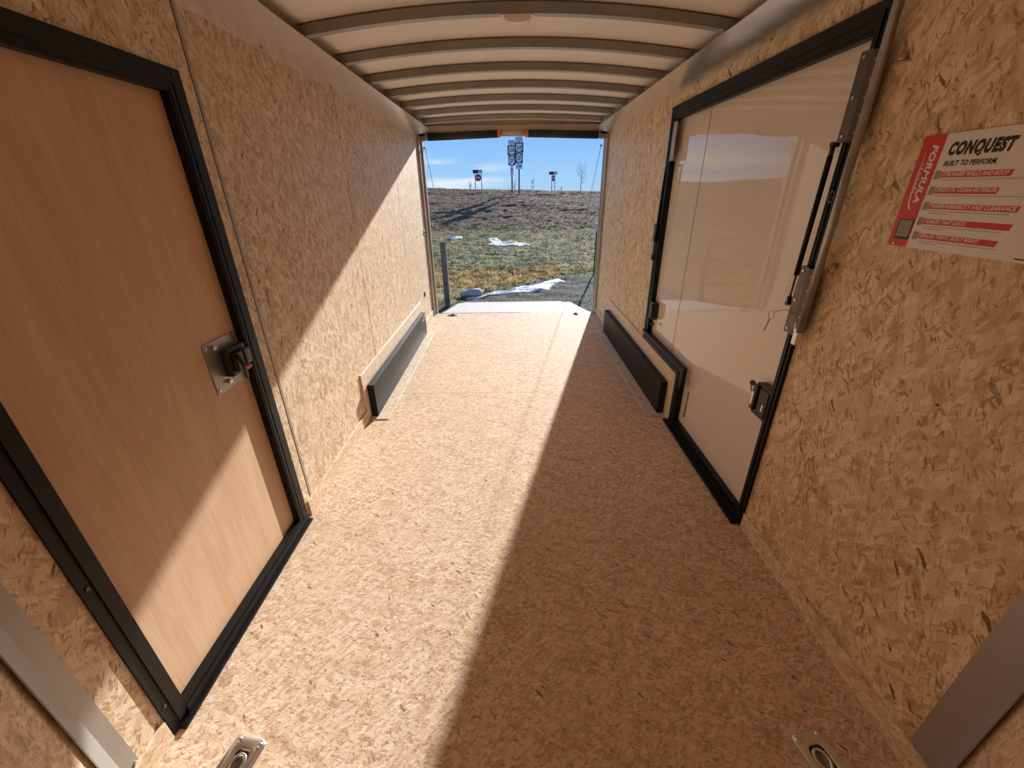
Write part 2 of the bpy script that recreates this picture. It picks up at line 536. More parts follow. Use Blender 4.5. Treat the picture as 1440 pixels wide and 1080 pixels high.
# floor of strand board sheets with hair joints and pockets for the tie-downs
PX = (-0.805, 0.815)
PY = (0.570, 5.07)
mb = MB()
holes = []
for cx in PX:
    holes.append((cx - 0.034, cx + 0.034, PY[0] - 0.050, PY[0] + 0.050))
cuts = [-0.75, 0.42, 2.866, 4.4, 5.165]
ff = lambda u, v, t: Vector((u, v, -t))
mb.sheet(-H, H, -0.75, 2.864, holes, ff, 0.0, 0.018)
mb.sheet(-H, H, 2.8665, END, [], ff, 0.0, 0.018)
mb.sheet(-H - 0.05, H + 0.05, -0.8, END, [], ff, 0.045, 0.05)
mb.build('floor', OSB_FLOOR, kind='structure')

# left wall with the door opening
LD = (0.70, 1.455, 0.05, 1.715)       # clear opening of the left door
mb = MB()
f = wallf(-1, H)
for a, c in ((NOSE_Y, S1 - 0.006), (S1 + 0.006, S2 - 0.004), (S2 + 0.004, S3 - 0.003), (S3 + 0.003, END - 0.1)):
    mb.sheet(a, c, 0.0, TOP, [LD], f, 0.0, 0.010)
mb.build('wall_left', OSB_WALL, kind='structure')
mb = MB(); mb.box(-1.0298, -1.0285, S1 - 0.002, S1 + 0.013, 0.0815, 1.948); mb.build('trim_5', POST_STEEL, kind='structure')
# right wall with the stepped door opening
RD1 = (1.50, 3.02, 0.05, 1.835)       # rectangular opening
mb = MB()
f = wallf(1, H)
RH = [(1.482, 3.07, 0.41, 1.835), (1.482, 2.33, 0.05, 0.41)]
for a, c in ((NOSE_Y, S1 - 0.003), (S1 + 0.003, S2 - 0.002), (S2 + 0.002, S3 - 0.002), (S3 + 0.003, END - 0.1)):
    mb.sheet(a, c, 0.0, TOP, RH, f, 0.0, 0.010)
mb.build('wall_right', OSB_WALL_R, kind='structure')
# steel skin behind the boards (what glints in the open joints)
for side, nm, hs in ((-1, 'wall_left_outer', [LD]), (1, 'wall_right_outer', RH)):
    mb = MB()
    mb.sheet(NOSE_Y - 0.02, END, -0.02, TOP + 0.05, hs, wallf(side, H + 0.0105), 0.0, 0.035)
    mb.build(nm, GALV, kind='structure')

# V nose
ND = Vector((-0.62, -0.785, 0)).normalized()
mb = MB()
for side in (-1, 1):
    p0 = Vector((side * H, NOSE_Y, 0)); d = Vector((-side * 0.62, -0.785, 0)).normalized()
    p1 = p0 + d * 1.25
    n = Vector((side * 0.785, -0.62, 0)).normalized()
    for t0, t1 in ((0.0, 0.02),):
        vs = [p0 + n * t0, p1 + n * t0, p1 + n * t1, p0 + n * t1]
        A = [mb.bm.verts.new(v) for v in vs]; B = [mb.bm.verts.new(v + Vector((0, 0, TOP + 0.05))) for v in vs]
        for i in range(4): mb.bm.faces.new((A[i], A[(i + 1) % 4], B[(i + 1) % 4], B[i]))
        mb.bm.faces.new(A[::-1]); mb.bm.faces.new(B)
nose_y = NOSE_Y - 0.785 * 1.25
mb.box(-0.3, 0.3, nose_y - 0.02, nose_y, 0, TOP + 0.05)
mb.build('wall_front', OSB_NOSE, kind='structure')

# arched roof skin
def roof_z(x, y=2.0): return 2.10 - (0.085 - 0.045 * min(1.0, max(0.0, (y - 2.09) / 2.63))) * x * x   # the crown flattens towards the rear
mb = MB()
rows = []
for y in (-0.75, 0.6, 2.09, 2.6, 3.1, 3.6, 4.1, 4.72, END + 0.06):
    xs = [i / 20.0 * 1.06 for i in range(-20, 21)]
    rows.append([mb.bm.verts.new((x, y, roof_z(x, y))) for x in xs] + [mb.bm.verts.new((x, y, roof_z(x, y) + 0.02)) for x in reversed(xs)])
for a, c in zip(rows, rows[1:]):
    for i in range(len(a)):
        mb.bm.faces.new((a[i], a[(i + 1) % len(a)], c[(i + 1) % len(a)], c[i]))
mb.bm.faces.new(rows[0][::-1]); mb.bm.faces.new(rows[-1])
mb.build('ceiling', ROOF_SKIN, kind='structure')

# aluminium cove along both top edges, two lengths each
for side, nm in ((-1, 'left'), (1, 'right')):
    cv = [(1.0295, 1.949), (1.001, 1.957), (0.862, 1.986), (0.843, 1.990), (0.843, 1.993), (0.863, 1.989), (1.002, 1.960), (1.0295, 1.954)]
    root = thing('roof_cove', f'long slanted aluminium cove along the top of the {nm} wall', 'cove trim', (side * 0.98, 2.8, 1.948), 'aluminium coves above the walls')
    for a, c in ((NOSE_Y + 0.02, 3.19), (3.193, 4.97)):
        mb = MB()
        mb.prism(cv, lambda x, z, t, s=side: Vector((s * x, t, z)), a, c)
        mb.build('cove_length', ALU, root)
    mb = MB()
    for yy in (1.32, 2.05, 2.75, 4.1):
        mb.tube([(side * 1.012, yy, 1.9535), (side * 1.011, yy, 1.9485)], 0.005, 8)
    build_each(mb, 'rivet', GALV, root)

# roof bows: bent steel hat sections
BOW_Y = [1.66, 2.09, 2.515, 2.94, 3.37, 3.81, 4.25, 4.72]
ORD = ['nearest', 'second', 'third', 'fourth', 'fifth', 'sixth', 'seventh', 'farthest']
for k, y in enumerate(BOW_Y):
    if k == 0: lab = 'curved steel roof bow nearest the viewer, only its ends at the top edge'
    elif k == 1: lab = 'curved steel roof bow carrying the white dome light'
    elif k == 7: lab = 'curved steel roof bow nearest the rear opening, just above the header'
    else: lab = f'curved steel roof bow, number {k - 1} behind the one with the dome light, before the header'
    mb = MB()
    n = 28
    xs = [-0.885 + 1.77 * i / n for i in range(n + 1)]
    sect = [(0.0, -0.006), (0.004, -0.041), (0.034, -0.043), (0.040, -0.012), (0.052, -0.011), (0.052, -0.009), (0.038, -0.009), (0.032, -0.040), (0.006, -0.038), (0.003, -0.006)]
    rows = []
    for x in xs:
        rows.append([mb.bm.verts.new(Vector((x, y + a, roof_z(x, y) + b))) for a, b in sect])
    for i in range(n):
        for j in range(len(sect)):
            jj = (j + 1) % len(sect)
            mb.bm.faces.new((rows[i][j], rows[i][jj], rows[i + 1][jj], rows[i + 1][j]))
    mb.bm.faces.new(rows[0][::-1]); mb.bm.faces.new(rows[-1])
    o = mb.build('roof_bow', STEEL_BOW)
    tag(o, ['curved steel roof bow nearest the camera, seen only at the top left edge',
            'curved steel roof bow that carries the white dome light',
            'curved steel roof bow directly behind the dome light bow',
            'curved steel roof bow midway, two behind the dome light bow',
            'curved steel roof bow three behind the one with the dome light',
            'curved steel roof bow third from the rear header',
            'curved steel roof bow next to last before the rear header',
            'curved steel roof bow closest to the rear header'][k], 'roof bow', 'curved bows under the roof')

# dome light
root = thing('dome_light', 'small white oblong dome light on a roof bow', 'ceiling light', (0.008, 2.112, 2.058))
mb = MB(); mb.box(-0.058, 0.074, 2.090, 2.136, 2.0525, 2.0575, 0.002); mb.build('housing', WHITE_PLASTIC, root)
mb = MB()
for i in range(11):
    pass
prof = [(-0.055, 0.0)] + [(-0.055 + 0.011 * i, -0.004 - 0.017 * math.sin(math.pi * i / 10) ** 0.45) for i in range(0, 11)] + [(0.055, 0.0)]
mb.prism(prof, lambda a, b, t: Vector((0.008 + a, t, 2.0525 + b)), 2.094, 2.132)
mb.build('lens', LENS, root)

# kick boards along the foot of the walls
for side, spans, nm in ((-1, ((NOSE_Y, 0.64), (1.545, 2.44), (4.405, END - 0.1)), 'left'), (1, ((NOSE_Y, 1.44), (4.405, END - 0.1)), 'right')):
    mb = MB()
    for a, c in spans:
        x0, x1 = sorted((side * (H - 0.0005), side * (H - 0.011)))
        mb.box(x0, x1, a, c, 0.0005, 0.081, 0.001, 1)
    mb.build(f'baseboard_{nm}', OSB_KICK, kind='structure')

# wheel boxes
for side in (-1, 1):
    nm = 'left' if side < 0 else 'right'
    how = 'sunlit black wheel box against the left wall' if side < 0 else 'shaded black wheel box against the right wall below the white door'
    root = thing('wheel_box', how, 'wheel box', (side * 1.0, 3.43, 0), 'wheel boxes')
    mb = MB()
    y0, y1 = (2.505, 4.35)
    x0, x1 = sorted((side * 1.018, side * 0.972))
    mb.box(x0, x1, y0, y1, 0.0055, 0.2436, 0.004, 2)
    mb.build('cover', FENDER, root)
    mb = MB()
    if side < 0: mb.box(-1.0295, -1.0185, 2.44, 4.405, 0.0005, 0.345, 0.001, 1)
    else: mb.box(1.0185, 1.0295, 2.40, 4.405, 0.0005, 0.345, 0.001, 1)
    mb.build('backing_board', OSB_PALE, root, label='pale strand board behind the box')
    mb = MB()
    x0, x1 = sorted((side * 1.0185, side * 0.892))
    mb.box(x0, x1, 2.465, 4.405, 0.0005, 0.0055, 0.001, 1)
    mb.build('floor_strip', OSB_PALE, root, label='pale strip of board under the box')

# corner strips where the side walls turn into the nose
for side in (-1, 1):
    nm = 'left' if side < 0 else 'right'
    root = thing('corner_strip', f'bent aluminium strip in the {nm} front corner of the trailer', 'corner trim', (side * 1.02, NOSE_Y + 0.03, 0), 'aluminium strips in the front corners')
    mb = MB()
    wdt = 0.048 if side < 0 else 0.075
    x0, x1 = sorted((side * (H - 0.0005), side * (H - 0.0035)))
    mb.box(x0, x1, NOSE_Y + 0.003, NOSE_Y + wdt, 0.070, 1.94)
    mb.build('wall_flange', ALU_STRIP, root)
    mb = MB()
    d = Vector((-side * 0.62, -0.785, 0)).normalized(); nn = Vector((-side * 0.785, 0.62, 0)).normalized()
    p = Vector((side * (H - 0.0035), NOSE_Y + 0.005, 0)) + nn * 0.003
    quad_pts = [p, p + d * 0.05, p + d * 0.05 + nn * 0.003, p + nn * 0.003]
    A = [mb.bm.verts.new(v + Vector((0, 0, 0.065))) for v in quad_pts]; B = [mb.bm.verts.new(v + Vector((0, 0, 1.94))) for v in quad_pts]
    for i in range(4): mb.bm.faces.new((A[i], A[(i + 1) % 4], B[(i + 1) % 4], B[i]))
    mb.bm.faces.new(A[::-1]); mb.bm.faces.new(B)
    mb.build('nose_flange', ALU_STRIP, root)
    mb = MB(); mb.tube([(side * (H - 0.004), NOSE_Y + wdt - 0.01, 0.083), (side * (H - 0.008), NOSE_Y + wdt - 0.01, 0.083)], 0.0055, 10)
    mb.build('screw', ZINC, root)

# ------------------------------------------------------------------ left door
root = thing('door_1', 'plywood side door', 'door', (-H, 1.08, 0)); del root['category']; del root['label']; root['kind'] = 'structure'
def frame_ring(mb, side, outer, inner, xa, xb, f_in=None):
    """picture frame between two rectangles (y0,y1,z0,z1), from x=side*xa to side*xb"""
    mb.sheet(outer[0], outer[1], outer[2], outer[3], [inner], lambda u, v, t, s=side: Vector((s * t, u, v)), xa, xb)
mb = MB(); mb.box(-1.066, -1.050, 0.695, 1.465, 0.045, 1.725); mb.build('door_panel', LUAN, root)
mb = MB()
O = (0.645, 1.522, 0.004, 1.765)
frame_ring(mb, -1, O, (0.700, 1.462, 0.048, 1.712), 1.0295, 1.0225)             # flange on the wall
frame_ring(mb, -1, (0.672, 1.494, 0.028, 1.742), (0.688, 1.476, 0.044, 1.724), 1.0225, 1.0185)  # raised rib
frame_ring(mb, -1, (0.688, 1.476, 0.036, 1.724), (0.704, 1.458, 0.052, 1.708), 1.0225, 1.0205)
frame_ring(mb, -1, (0.700, 1.462, 0.046, 1.714), (0.708, 1.450, 0.052, 1.700), 1.0490, 1.0225)  # jamb returns to the panel
mb.box(-1.0225, -1.000, 0.66, 1.515, 0.0005, 0.010, 0.002)
mb.box(-1.024, -1.014, 0.70, 1.50, 0.012, 0.040, 0.001)
mb.build('door_frame', BLACK, root)
mb = MB()
for (yy, zz) in ((1.508, 0.93), (1.51, 0.35), (1.49, 1.748), (1.0, 1.748), (0.66, 0.6), (0.66, 0.12), (1.512, 0.08)):
    mb.tube([(-1.0225, yy, zz), (-1.0195, yy, zz)], 0.0045, 8)
build_each(mb, 'frame_screw', DARK_STEEL, root)
# latch on its steel plate
mb = MB(); mb.box(-1.0495, -1.0460, 1.270, 1.440, 0.795, 0.975, 0.001)
plate = mb.build('latch_plate', GALV, root, label='square bare steel plate')
mb = MB()
for (yy, zz) in ((1.282, 0.963), (1.427, 0.963), (1.282, 0.808), (1.427, 0.825)):
    mb.tube([(-1.046, yy, zz), (-1.043, yy, zz)], 0.005, 8)
for (yy, zz) in ((1.312, 0.955), (1.335, 0.820)):
    mb.tube([(-1.046, yy, zz), (-1.034, yy, zz)], 0.008, 6)
build_each(mb, 'bolt', ZINC, root)
mb = MB()
mb.box(-1.046, -1.018, 1.335, 1.435, 0.835, 0.935, 0.006)
mb.box(-1.018, -1.000, 1.345, 1.385, 0.850, 0.920, 0.005)
mb.tube([(-0.998, 1.350, 0.915), (-0.985, 1.352, 0.880), (-0.990, 1.358, 0.825)], 0.007, 8)
mb.build('latch', BLACK_PLASTIC, root)
mb = MB(); mb.box(-1.016, -1.000, 1.398, 1.428, 0.862, 0.918, 0.005); mb.build('latch_button', plain('grey_plastic', (0.10, 0.09, 0.09), 0.25), root)
mb = MB(); mb.box(-1.020, -1.002, 1.385, 1.420, 0.840, 0.856, 0.003); mb.build('release_tab', RED_PLASTIC, root, label='red release tab')

# ------------------------------------------------------------------ right door with its stepped frame
root = thing('door_2', 'white side door', 'door', (H, 2.3, 0)); root['kind'] = 'structure'; del root['category']; del root['label']
mb = MB()
mb.box(1.050, 1.064, 1.480, 2.598, 0.045, 1.84)
mb.box(1.050, 1.064, 2.601, 3.075, 0.395, 1.84)
mb.build('door_panel', WHITE_SKIN, root)
mb = MB(); mb.box(1.0492, 1.056, 2.5975, 2.6015, 0.42, 1.81); mb.build('panel_joint', RUBBER, root)
def step_frame(mb, o, i, xa, xb):
    """o,i = (y0, ystep, y1, zfloor, zstep, ztop) outer / inner outline of the L shaped opening"""
    f = lambda u, v, t: Vector((t, u, v))
    def S(a, c, e, g): mb.sheet(a, c, e, g, [], f, xa, xb)
    S(o[0], i[0], o[3], o[5])                 # near upright
    S(i[0], i[2], i[5], o[5])                 # head
    S(i[2], o[2], o[4], o[5])                 # far upright
    S(i[1], i[2], o[4], i[4])                 # step ledge
    S(i[1], o[1], o[3], o[4])                 # step upright
    S(i[0], i[1], o[3], i[3])                 # sill
mb = MB()
step_frame(mb, (1.445, 2.400, 3.130, 0.004, 0.348, 1.892), (1.484, 2.335, 3.055, 0.050, 0.405, 1.828), 1.0295, 1.0155)
step_frame(mb, (1.460, 2.378, 3.105, 0.020, 0.368, 1.868), (1.474, 2.355, 3.090, 0.040, 0.385, 1.852), 1.0155, 1.0115)
step_frame(mb, (1.484, 2.335, 3.055, 0.050, 0.405, 1.828), (1.490, 2.325, 3.045, 0.060, 0.415, 1.815), 1.049, 1.020)
mb.box(0.985, 1.0155, 1.455, 2.42, 0.0005, 0.014, 0.002)
mb.box(1.010, 1.0175, 1.49, 2.35, 0.014, 0.040, 0.001)
# squared hinge edge standing proud at the step
mb.box(0.996, 1.0155, 2.262, 2.300, 0.315, 0.438, 0.003)
mb.box(0.998, 1.0155, 2.290, 3.105, 0.405, 0.428, 0.003)
mb.build('door_frame', BLACK, root)
mb = MB()
mb.tube([(1.0155, 1.475, 0.62), (1.0125, 1.475, 0.62)], 0.006, 8)
mb.tube([(1.0155, 2.385, 0.36), (1.008, 2.385, 0.36)], 0.014, 12)
mb.tube([(1.0155, 3.115, 0.36), (1.010, 3.115, 0.36)], 0.010, 12)
mb.tube([(1.0155, 1.46, 1.30), (1.0125, 1.46, 1.30)], 0.005, 8)
build_each(mb, 'frame_screw', BLACK_PLASTIC, root)
mb = MB(); mb.tube([(1.045, 2.247, 0.30), (1.045, 2.250, 0.12)], 0.004, 6); mb.build('seal_rod', GALV, root)
# latches (near and far)
for (yc, zc, s) in ((1.545, 0.615, 1.0), (2.985, 0.590, 0.9)):
    near = yc < 2
    mb = MB()
    if near:
        mb.box(1.010, 1.049, 1.470, 1.575, 0.540, 0.680, 0.006)
        mb.box(0.996, 1.012, 1.545, 1.572, 0.560, 0.675, 0.006)
        mb.box(1.004, 1.012, 1.475, 1.535, 0.552, 0.668, 0.004)
    else:
        mb.box(1.012, 1.049, 2.960, 3.040, 0.540, 0.665, 0.006)
        mb.box(0.998, 1.014, 2.965, 2.995, 0.550, 0.655, 0.004)
    la = mb.build('latch', BLACK_PLASTIC, root)
    mb = MB()
    if near:
        mb.tube([(0.9995, 1.585, 0.672), (0.9995, 1.590, 0.666)], 0.012, 10)
        mb.box(0.998, 1.001, 1.588, 1.594, 0.630, 0.668, rot=Matrix.Rotation(-0.5, 3, 'X'))
    else:
        mb.tube([(1.02, 2.955, 0.512), (1.02, 2.960, 0.505)], 0.012, 10)
        mb.box(1.018, 1.021, 2.950, 2.956, 0.475, 0.505, rot=Matrix.Rotation(-0.5, 3, 'X'))
    mb.build('key', DARK_STEEL, la)
    mb = MB()
    if near:
        mb.box(1.002, 1.0045, 1.488, 1.498, 0.580, 0.610)
        mb.box(0.9945, 0.9965, 1.556, 1.566, 0.580, 0.640)
        mb.build('strike', ZINC, la)
    else:
        mb.box(0.994, 0.999, 2.972, 2.990, 0.628, 0.650, 0.002)
        mb.build('release_tab', RED_PLASTIC, la, label='red release tab')

# galvanised bar standing along the near jamb
root = thing('jamb_bar', 'vertical galvanised bar beside the near jamb of the white door', 'bar', (1.008, 1.402, 0.945))
mb = MB(); mb.tube([(1.000, 1.402, 0.955), (1.000, 1.402, 1.93)], 0.0125, 14); mb.build('bar', GALV, root)
mb = MB()
mb.tube([(1.016, 1.362, 1.735), (1.0295, 1.352, 1.735)], 0.009, 10)
mb.tube([(1.018, 1.372, 1.190), (1.0295, 1.366, 1.190)], 0.009, 10)
build_each(mb, 'mounting_bolt', GALV, root)
mb = MB()
mb.box(0.992, 1.012, 1.402, 1.424, 0.905, 0.965, 0.004)
mb.tube([(1.0, 1.435, 0.985), (1.0, 1.427, 0.955), (1.0, 1.417, 0.925)], 0.006, 8)
mb.build('end_clip', ZINC, root, label='bright zinc end clip')

def angle_plate(z0, z1, label):
    root = thing('strut_bracket', label, 'bracket', (1.0, 1.44, z0), 'steel strut brackets on the white door')
    mb = MB()
    mb.sheet(1.440, 1.478, z0, z1, [], lambda u, v, t: Vector((t, u, v)), 0.993, 0.996)
    mb.sheet(1.404, 1.440, z0 - 0.004, z1 - 0.004, [], lambda u, v, t: Vector((t + (1.440 - u) * 0.35, u, v)), 0.993, 0.996)
    mb.box(0.993, 1.0150, 1.4765, 1.4795, z0, z1)
    mb.build('angle', DARK_STEEL, root)
    mb = MB()
    for zz in (z0 + 0.015, (z0 + z1) / 2, z1 - 0.015):
        mb.tube([(0.993, 1.462, zz), (0.990, 1.462, zz)], 0.0045, 8)
    build_each(mb, 'screw', ZINC, root)
    mb = MB()
    for k in range(5):
        zz = z0 + 0.02 + k * (z1 - z0 - 0.05) / 4
        mb.tube([(1.000, 1.422, zz), (0.9965, 1.421, zz)], 0.004, 8)
    build_each(mb, 'rivet', GALV, root)
angle_plate(1.548, 1.775, 'dark steel strut bracket high on the near jamb of the white door')
angle_plate(0.938, 1.175, 'dark steel strut bracket at mid height on the near jamb of the white door')

def strut(y_top, y_bot, z_top, z_bot, x, label):
    root = thing('gas_strut', label, 'gas strut', (x, y_bot, z_bot), 'gas struts of the white door')
    a = Vector((x, y_top, z_top)); c = Vector((x, y_bot, z_bot))
    P = lambda s: a + (c - a) * s
    mb = MB(); mb.tube([P(0.06), P(0.80)], 0.0085, 12); mb.build('cylinder', BLACK, root)
    mb = MB(); mb.tube([P(0.80), P(0.97)], 0.004, 8); mb.build('rod', DARK_STEEL, root)
    mb = MB()
    mb.tube([P(0.0), P(0.07)], 0.007, 8)
    mb.tube([P(0.0) + Vector((0.016, 0, 0)), P(0.0) - Vector((0.008, 0, 0))], 0.008, 10)
    build_each(mb, 'end_joint', BLACK_PLASTIC, root); mb = MB()
    mb.tube([P(0.95), P(1.0)], 0.0085, 8)
    mb.tube([P(1.0) + Vector((0.012, 0, 0)), P(1.0) - Vector((0.008, 0, 0))], 0.008, 10)
    mb.build('end_joint', BLACK_PLASTIC, root)
strut(1.500, 1.506, 1.545, 1.035, 1.000, 'black gas strut beside the near jamb of the white door')
strut(3.052, 3.100, 1.560, 0.960, 1.000, 'black gas strut on the far jamb of the white door')
root = thing('strut_bracket', 'pale steel strut bracket high on the far jamb of the white door', 'bracket', (1.0, 2.96, 1.57), 'steel strut brackets on the white door')
mb = MB(); mb.sheet(2.975, 3.035, 1.585, 1.800, [], lambda u, v, t: Vector((t, u, v)), 1.006, 1.009); mb.box(1.006, 1.049, 3.033, 3.037, 1.585, 1.80); mb.build('angle', POST_STEEL, root)
mb = MB()
for zz in (1.60, 1.69, 1.785): mb.tube([(1.006, 3.0, zz), (1.003, 3.0, zz)], 0.005, 8)
build_each(mb, 'screw', GALV, root)
root = thing('strut_bracket', 'pale steel strut bracket low beside the far jamb of the white door', 'bracket', (1.02, 3.16, 0.95), 'steel strut brackets on the white door')
mb = MB(); mb.box(1.012, 1.029, 3.132, 3.175, 0.955, 1.08, 0.003); mb.build('angle', GALV, root)
mb = MB(); mb.box(1.000, 1.029, 3.105, 3.150, 1.08, 1.20, 0.006); mb.build('joint_cover', BLACK_PLASTIC, root, label='black joint cover')
# pin on its lanyard
root = thing('lock_pin', 'thin wire lock pin with a ring hanging from the mid height bracket', 'lock pin', (0.985, 1.57, 0.90))
mb = MB()
cpts = [(0.985, 1.440, 1.012), (0.985, 1.480, 1.016), (0.985, 1.520, 1.004), (0.985, 1.545, 0.990)]
mb.tube(cpts, 0.0013, 6); mb.build('lanyard', DARK_STEEL, root)
mb = MB(); mb.tube([(0.985, 1.562 + 0.017 * math.cos(k * math.pi / 9), 0.975 + 0.017 * math.sin(k * math.pi / 9)) for k in range(19)], 0.0013, 6); mb.build('ring', GALV, root)
mb = MB(); mb.tube([(0.985, 1.566, 0.958), (0.985, 1.580, 0.905)], 0.0024, 8); mb.build('pin', GALV, root)
# small round eye on the door frame edge
root = thing('frame_catch', 'small dark wire catch on the near jamb between the two brackets', 'catch', (1.0, 1.41, 1.42))
mb = MB()
mb.tube([(0.99, 1.428 + 0.014 * math.cos(k * math.pi / 7), 1.395 + 0.016 * math.sin(k * math.pi / 7)) for k in range(15)], 0.0025, 6)
mb.tube([(0.985, 1.434, 1.395), (1.0155, 1.452, 1.395)], 0.005, 8)
mb.build('wire_ring', DARK_STEEL, root)

# ------------------------------------------------------------------ wall details, left
root = thing('wall_grommet', 'flat oval cap on the left wall near the aluminium joint', 'cap', (-1.028, 1.69, 0.99))
mb = MB()
prof = [(0.016 * math.cos(k * math.pi / 10), (0.022 if math.sin(k * math.pi / 10) > 0 else -0.022) + 0.016 * math.sin(k * math.pi / 10)) for k in range(20)]
mb.prism([(a, b) for a, b in prof], lambda a, b, t: Vector((-1.0295 + t, 1.690 + a, 1.026 + b)), 0, 0.004)
mb.build('cap', plain('tan_plastic', (0.55, 0.42, 0.29), 0.4), root)
root = thing('wall_socket', 'small round dark outlet low on the left wall near the rear', 'outlet', (-1.028, 4.69, 0.36))
mb = MB(); mb.tube([(-1.0295, 4.69, 0.36), (-1.020, 4.69, 0.36)], 0.028, 20); mb.build('flange', DARK_STEEL, root)
mb = MB(); mb.tube([(-1.0205, 4.69, 0.36), (-1.017, 4.69, 0.36)], 0.018, 16); mb.build('cap', ZINC, root)
root = thing('wall_switch', 'tiny pale switch on the left wall beside the rear post', 'switch', (-1.028, 5.0, 1.0))
mb = MB(); mb.box(-1.0295, -1.020, 4.975, 5.010, 0.97, 1.03, 0.003); mb.build('plate', WHITE_PLASTIC, root)
mb = MB(); mb.box(-1.020, -1.014, 4.986, 4.999, 0.985, 1.012, 0.002); mb.build('toggle', BLACK_PLASTIC, root)

# ------------------------------------------------------------------ rear frame, header, spring, ramp
for side, nm in ((-1, 'left'), (1, 'right')):
    mb = MB()
    x0, x1 = sorted((side * 1.045, side * 1.006)); mb.box(x0, x1, END - 0.10, END - 0.004, -0.02, 1.965, 0.003)
    x0, x1 = sorted((side * 1.10, side * (0.988 if side < 0 else 1.0))); mb.box(x0, x1, END - 0.004, END + 0.055, -0.02, 2.12, 0.003)
    mb.build(f'trim_{1 if side < 0 else 2}', POST_STEEL, kind='structure')
mb = MB()
prof = [(-1.1, 2.16), (-1.1, 1.92)] + [(x / 10 * 0.99, 1.922 + 0.036 * (1 - (x / 10) ** 2)) for x in range(-10, 11)] + [(1.1, 1.92), (1.1, 2.16)]
mb.prism(prof, lambda a, b, t: Vector((a, t, b)), END + 0.01, END + 0.055)
mb.box(-0.93, 0.93, END - 0.03, END + 0.012, 1.99, 2.055, 0.004)
mb.build('trim_3', TAN_PAINT, kind='structure')
mb = MB(); mb.box(-1.08, -0.935, END - 0.045, END + 0.011, 1.965, 2.10); mb.box(0.935, 1.08, END - 0.045, END + 0.011, 1.965, 2.10); build_each(mb, 'trim_4', BLACK, kind='structure')

root = thing('ramp_spring', 'black covered torsion spring tube under the rear header', 'spring', (0, END - 0.02, 1.93))
zt = lambda x: 1.979 - 0.030 * abs(x)
for side in (-1, 1):
    mb = MB(); mb.tube([(side * 0.915, END - 0.035, zt(0.9)), (side * 0.165, END - 0.035, zt(0.16))], 0.037, 16); mb.build('spring_cover', FOAM, root)
    mb = MB(); mb.tube([(side * 0.165, END - 0.035, zt(0.16)), (side * 0.135, END - 0.035, zt(0.14))], 0.037, 16); mb.build('end_collar', ORANGE, root, label='orange collar')
    mb = MB(); mb.box(min(side * 0.94, side * 0.915), max(side * 0.94, side * 0.915), END - 0.07, END + 0.005, 1.925, 2.01, 0.004); mb.build('bracket', GALV, root)
mb = MB(); mb.tube([(-0.14, END - 0.035, 1.984), (0.14, END - 0.035, 1.984)], 0.018, 12); mb.build('shaft', TAN_PAINT, root)
mb = MB(); mb.box(-0.14, 0.14, END - 0.028, END - 0.012, 1.955, 2.02, 0.004); mb.build('centre_plate', TAN_PAINT, root)

# ramp door, folded down to the ground
root = thing('ramp_door', 'pale lowered ramp door outside the rear opening', 'ramp', (0, 6.2, -0.42))
RA = Vector((0, END + 0.06, -0.03)); RB = Vector((0, 7.16, -0.37))
def ramp_pt(a, b, t):
    d = (RB - RA); n = Vector((0, -d.z, d.y)).normalized()
    return RA + d * b + Vector((a, 0, 0)) + n * t
mb = MB(); mb.sheet(-0.955, 0.62, 0, 1, [], lambda u, v, t: ramp_pt(u, v, -t), 0, 0.03); mb.sheet(0.623, 0.955, 0, 1, [], lambda u, v, t: ramp_pt(u, v, -t), 0, 0.03)
mb.build('ramp_board', RAMP_SKIN, root)
mb = MB()
mb.sheet(-0.975, -0.956, 0, 1, [], lambda u, v, t: ramp_pt(u, v, -t), -0.006, 0.035)
mb.sheet(0.956, 0.975, 0, 1, [], lambda u, v, t: ramp_pt(u, v, -t), -0.006, 0.035)
build_each(mb, 'edge_rail', ALU, root)
mb = MB(); mb.sheet(-0.90, 0.86, 1.01, 1.11, [], lambda u, v, t: ramp_pt(u, v, -t), 0.0, 0.012); mb.build('flap', RAMP_SKIN, root)
mb = MB(); mb.tube([(-0.96, END + 0.045, -0.02), (0.96, END + 0.045, -0.02)], 0.012, 10); mb.build('hinge', DARK_STEEL, root)
for side in (-1, 1):
    root = thing('ramp_cable', f'thin steel cable down the {"left" if side < 0 else "right"} side of the rear opening to the ramp', 'cable', (side * 0.97, 6.2, 0.5), 'ramp cables')
    mb = MB(); mb.tube([(side * 0.975, END + 0.06, 1.86), (side * 0.962, 7.12, -0.35)], 0.0028, 6); mb.build('cable', DARK_STEEL, root)
    mb = MB(); mb.tube([(side * 0.985, END + 0.055, 1.865), (side * 0.965, END + 0.065, 1.855)], 0.010, 8); mb.build('anchor', GALV, root)
root = thing('rear_marker', 'small orange sticker on the left rear post', 'sticker', (-1.0, END, 1.2))
mb = MB(); mb.sheet(END - 0.092, END - 0.04, 1.21, 1.34, [], lambda u, v, t: Vector((t, u, v)), -1.0060, -1.0052); mb.build('sticker', plain('red_sticker', (0.75, 0.12, 0.05), 0.5), root)

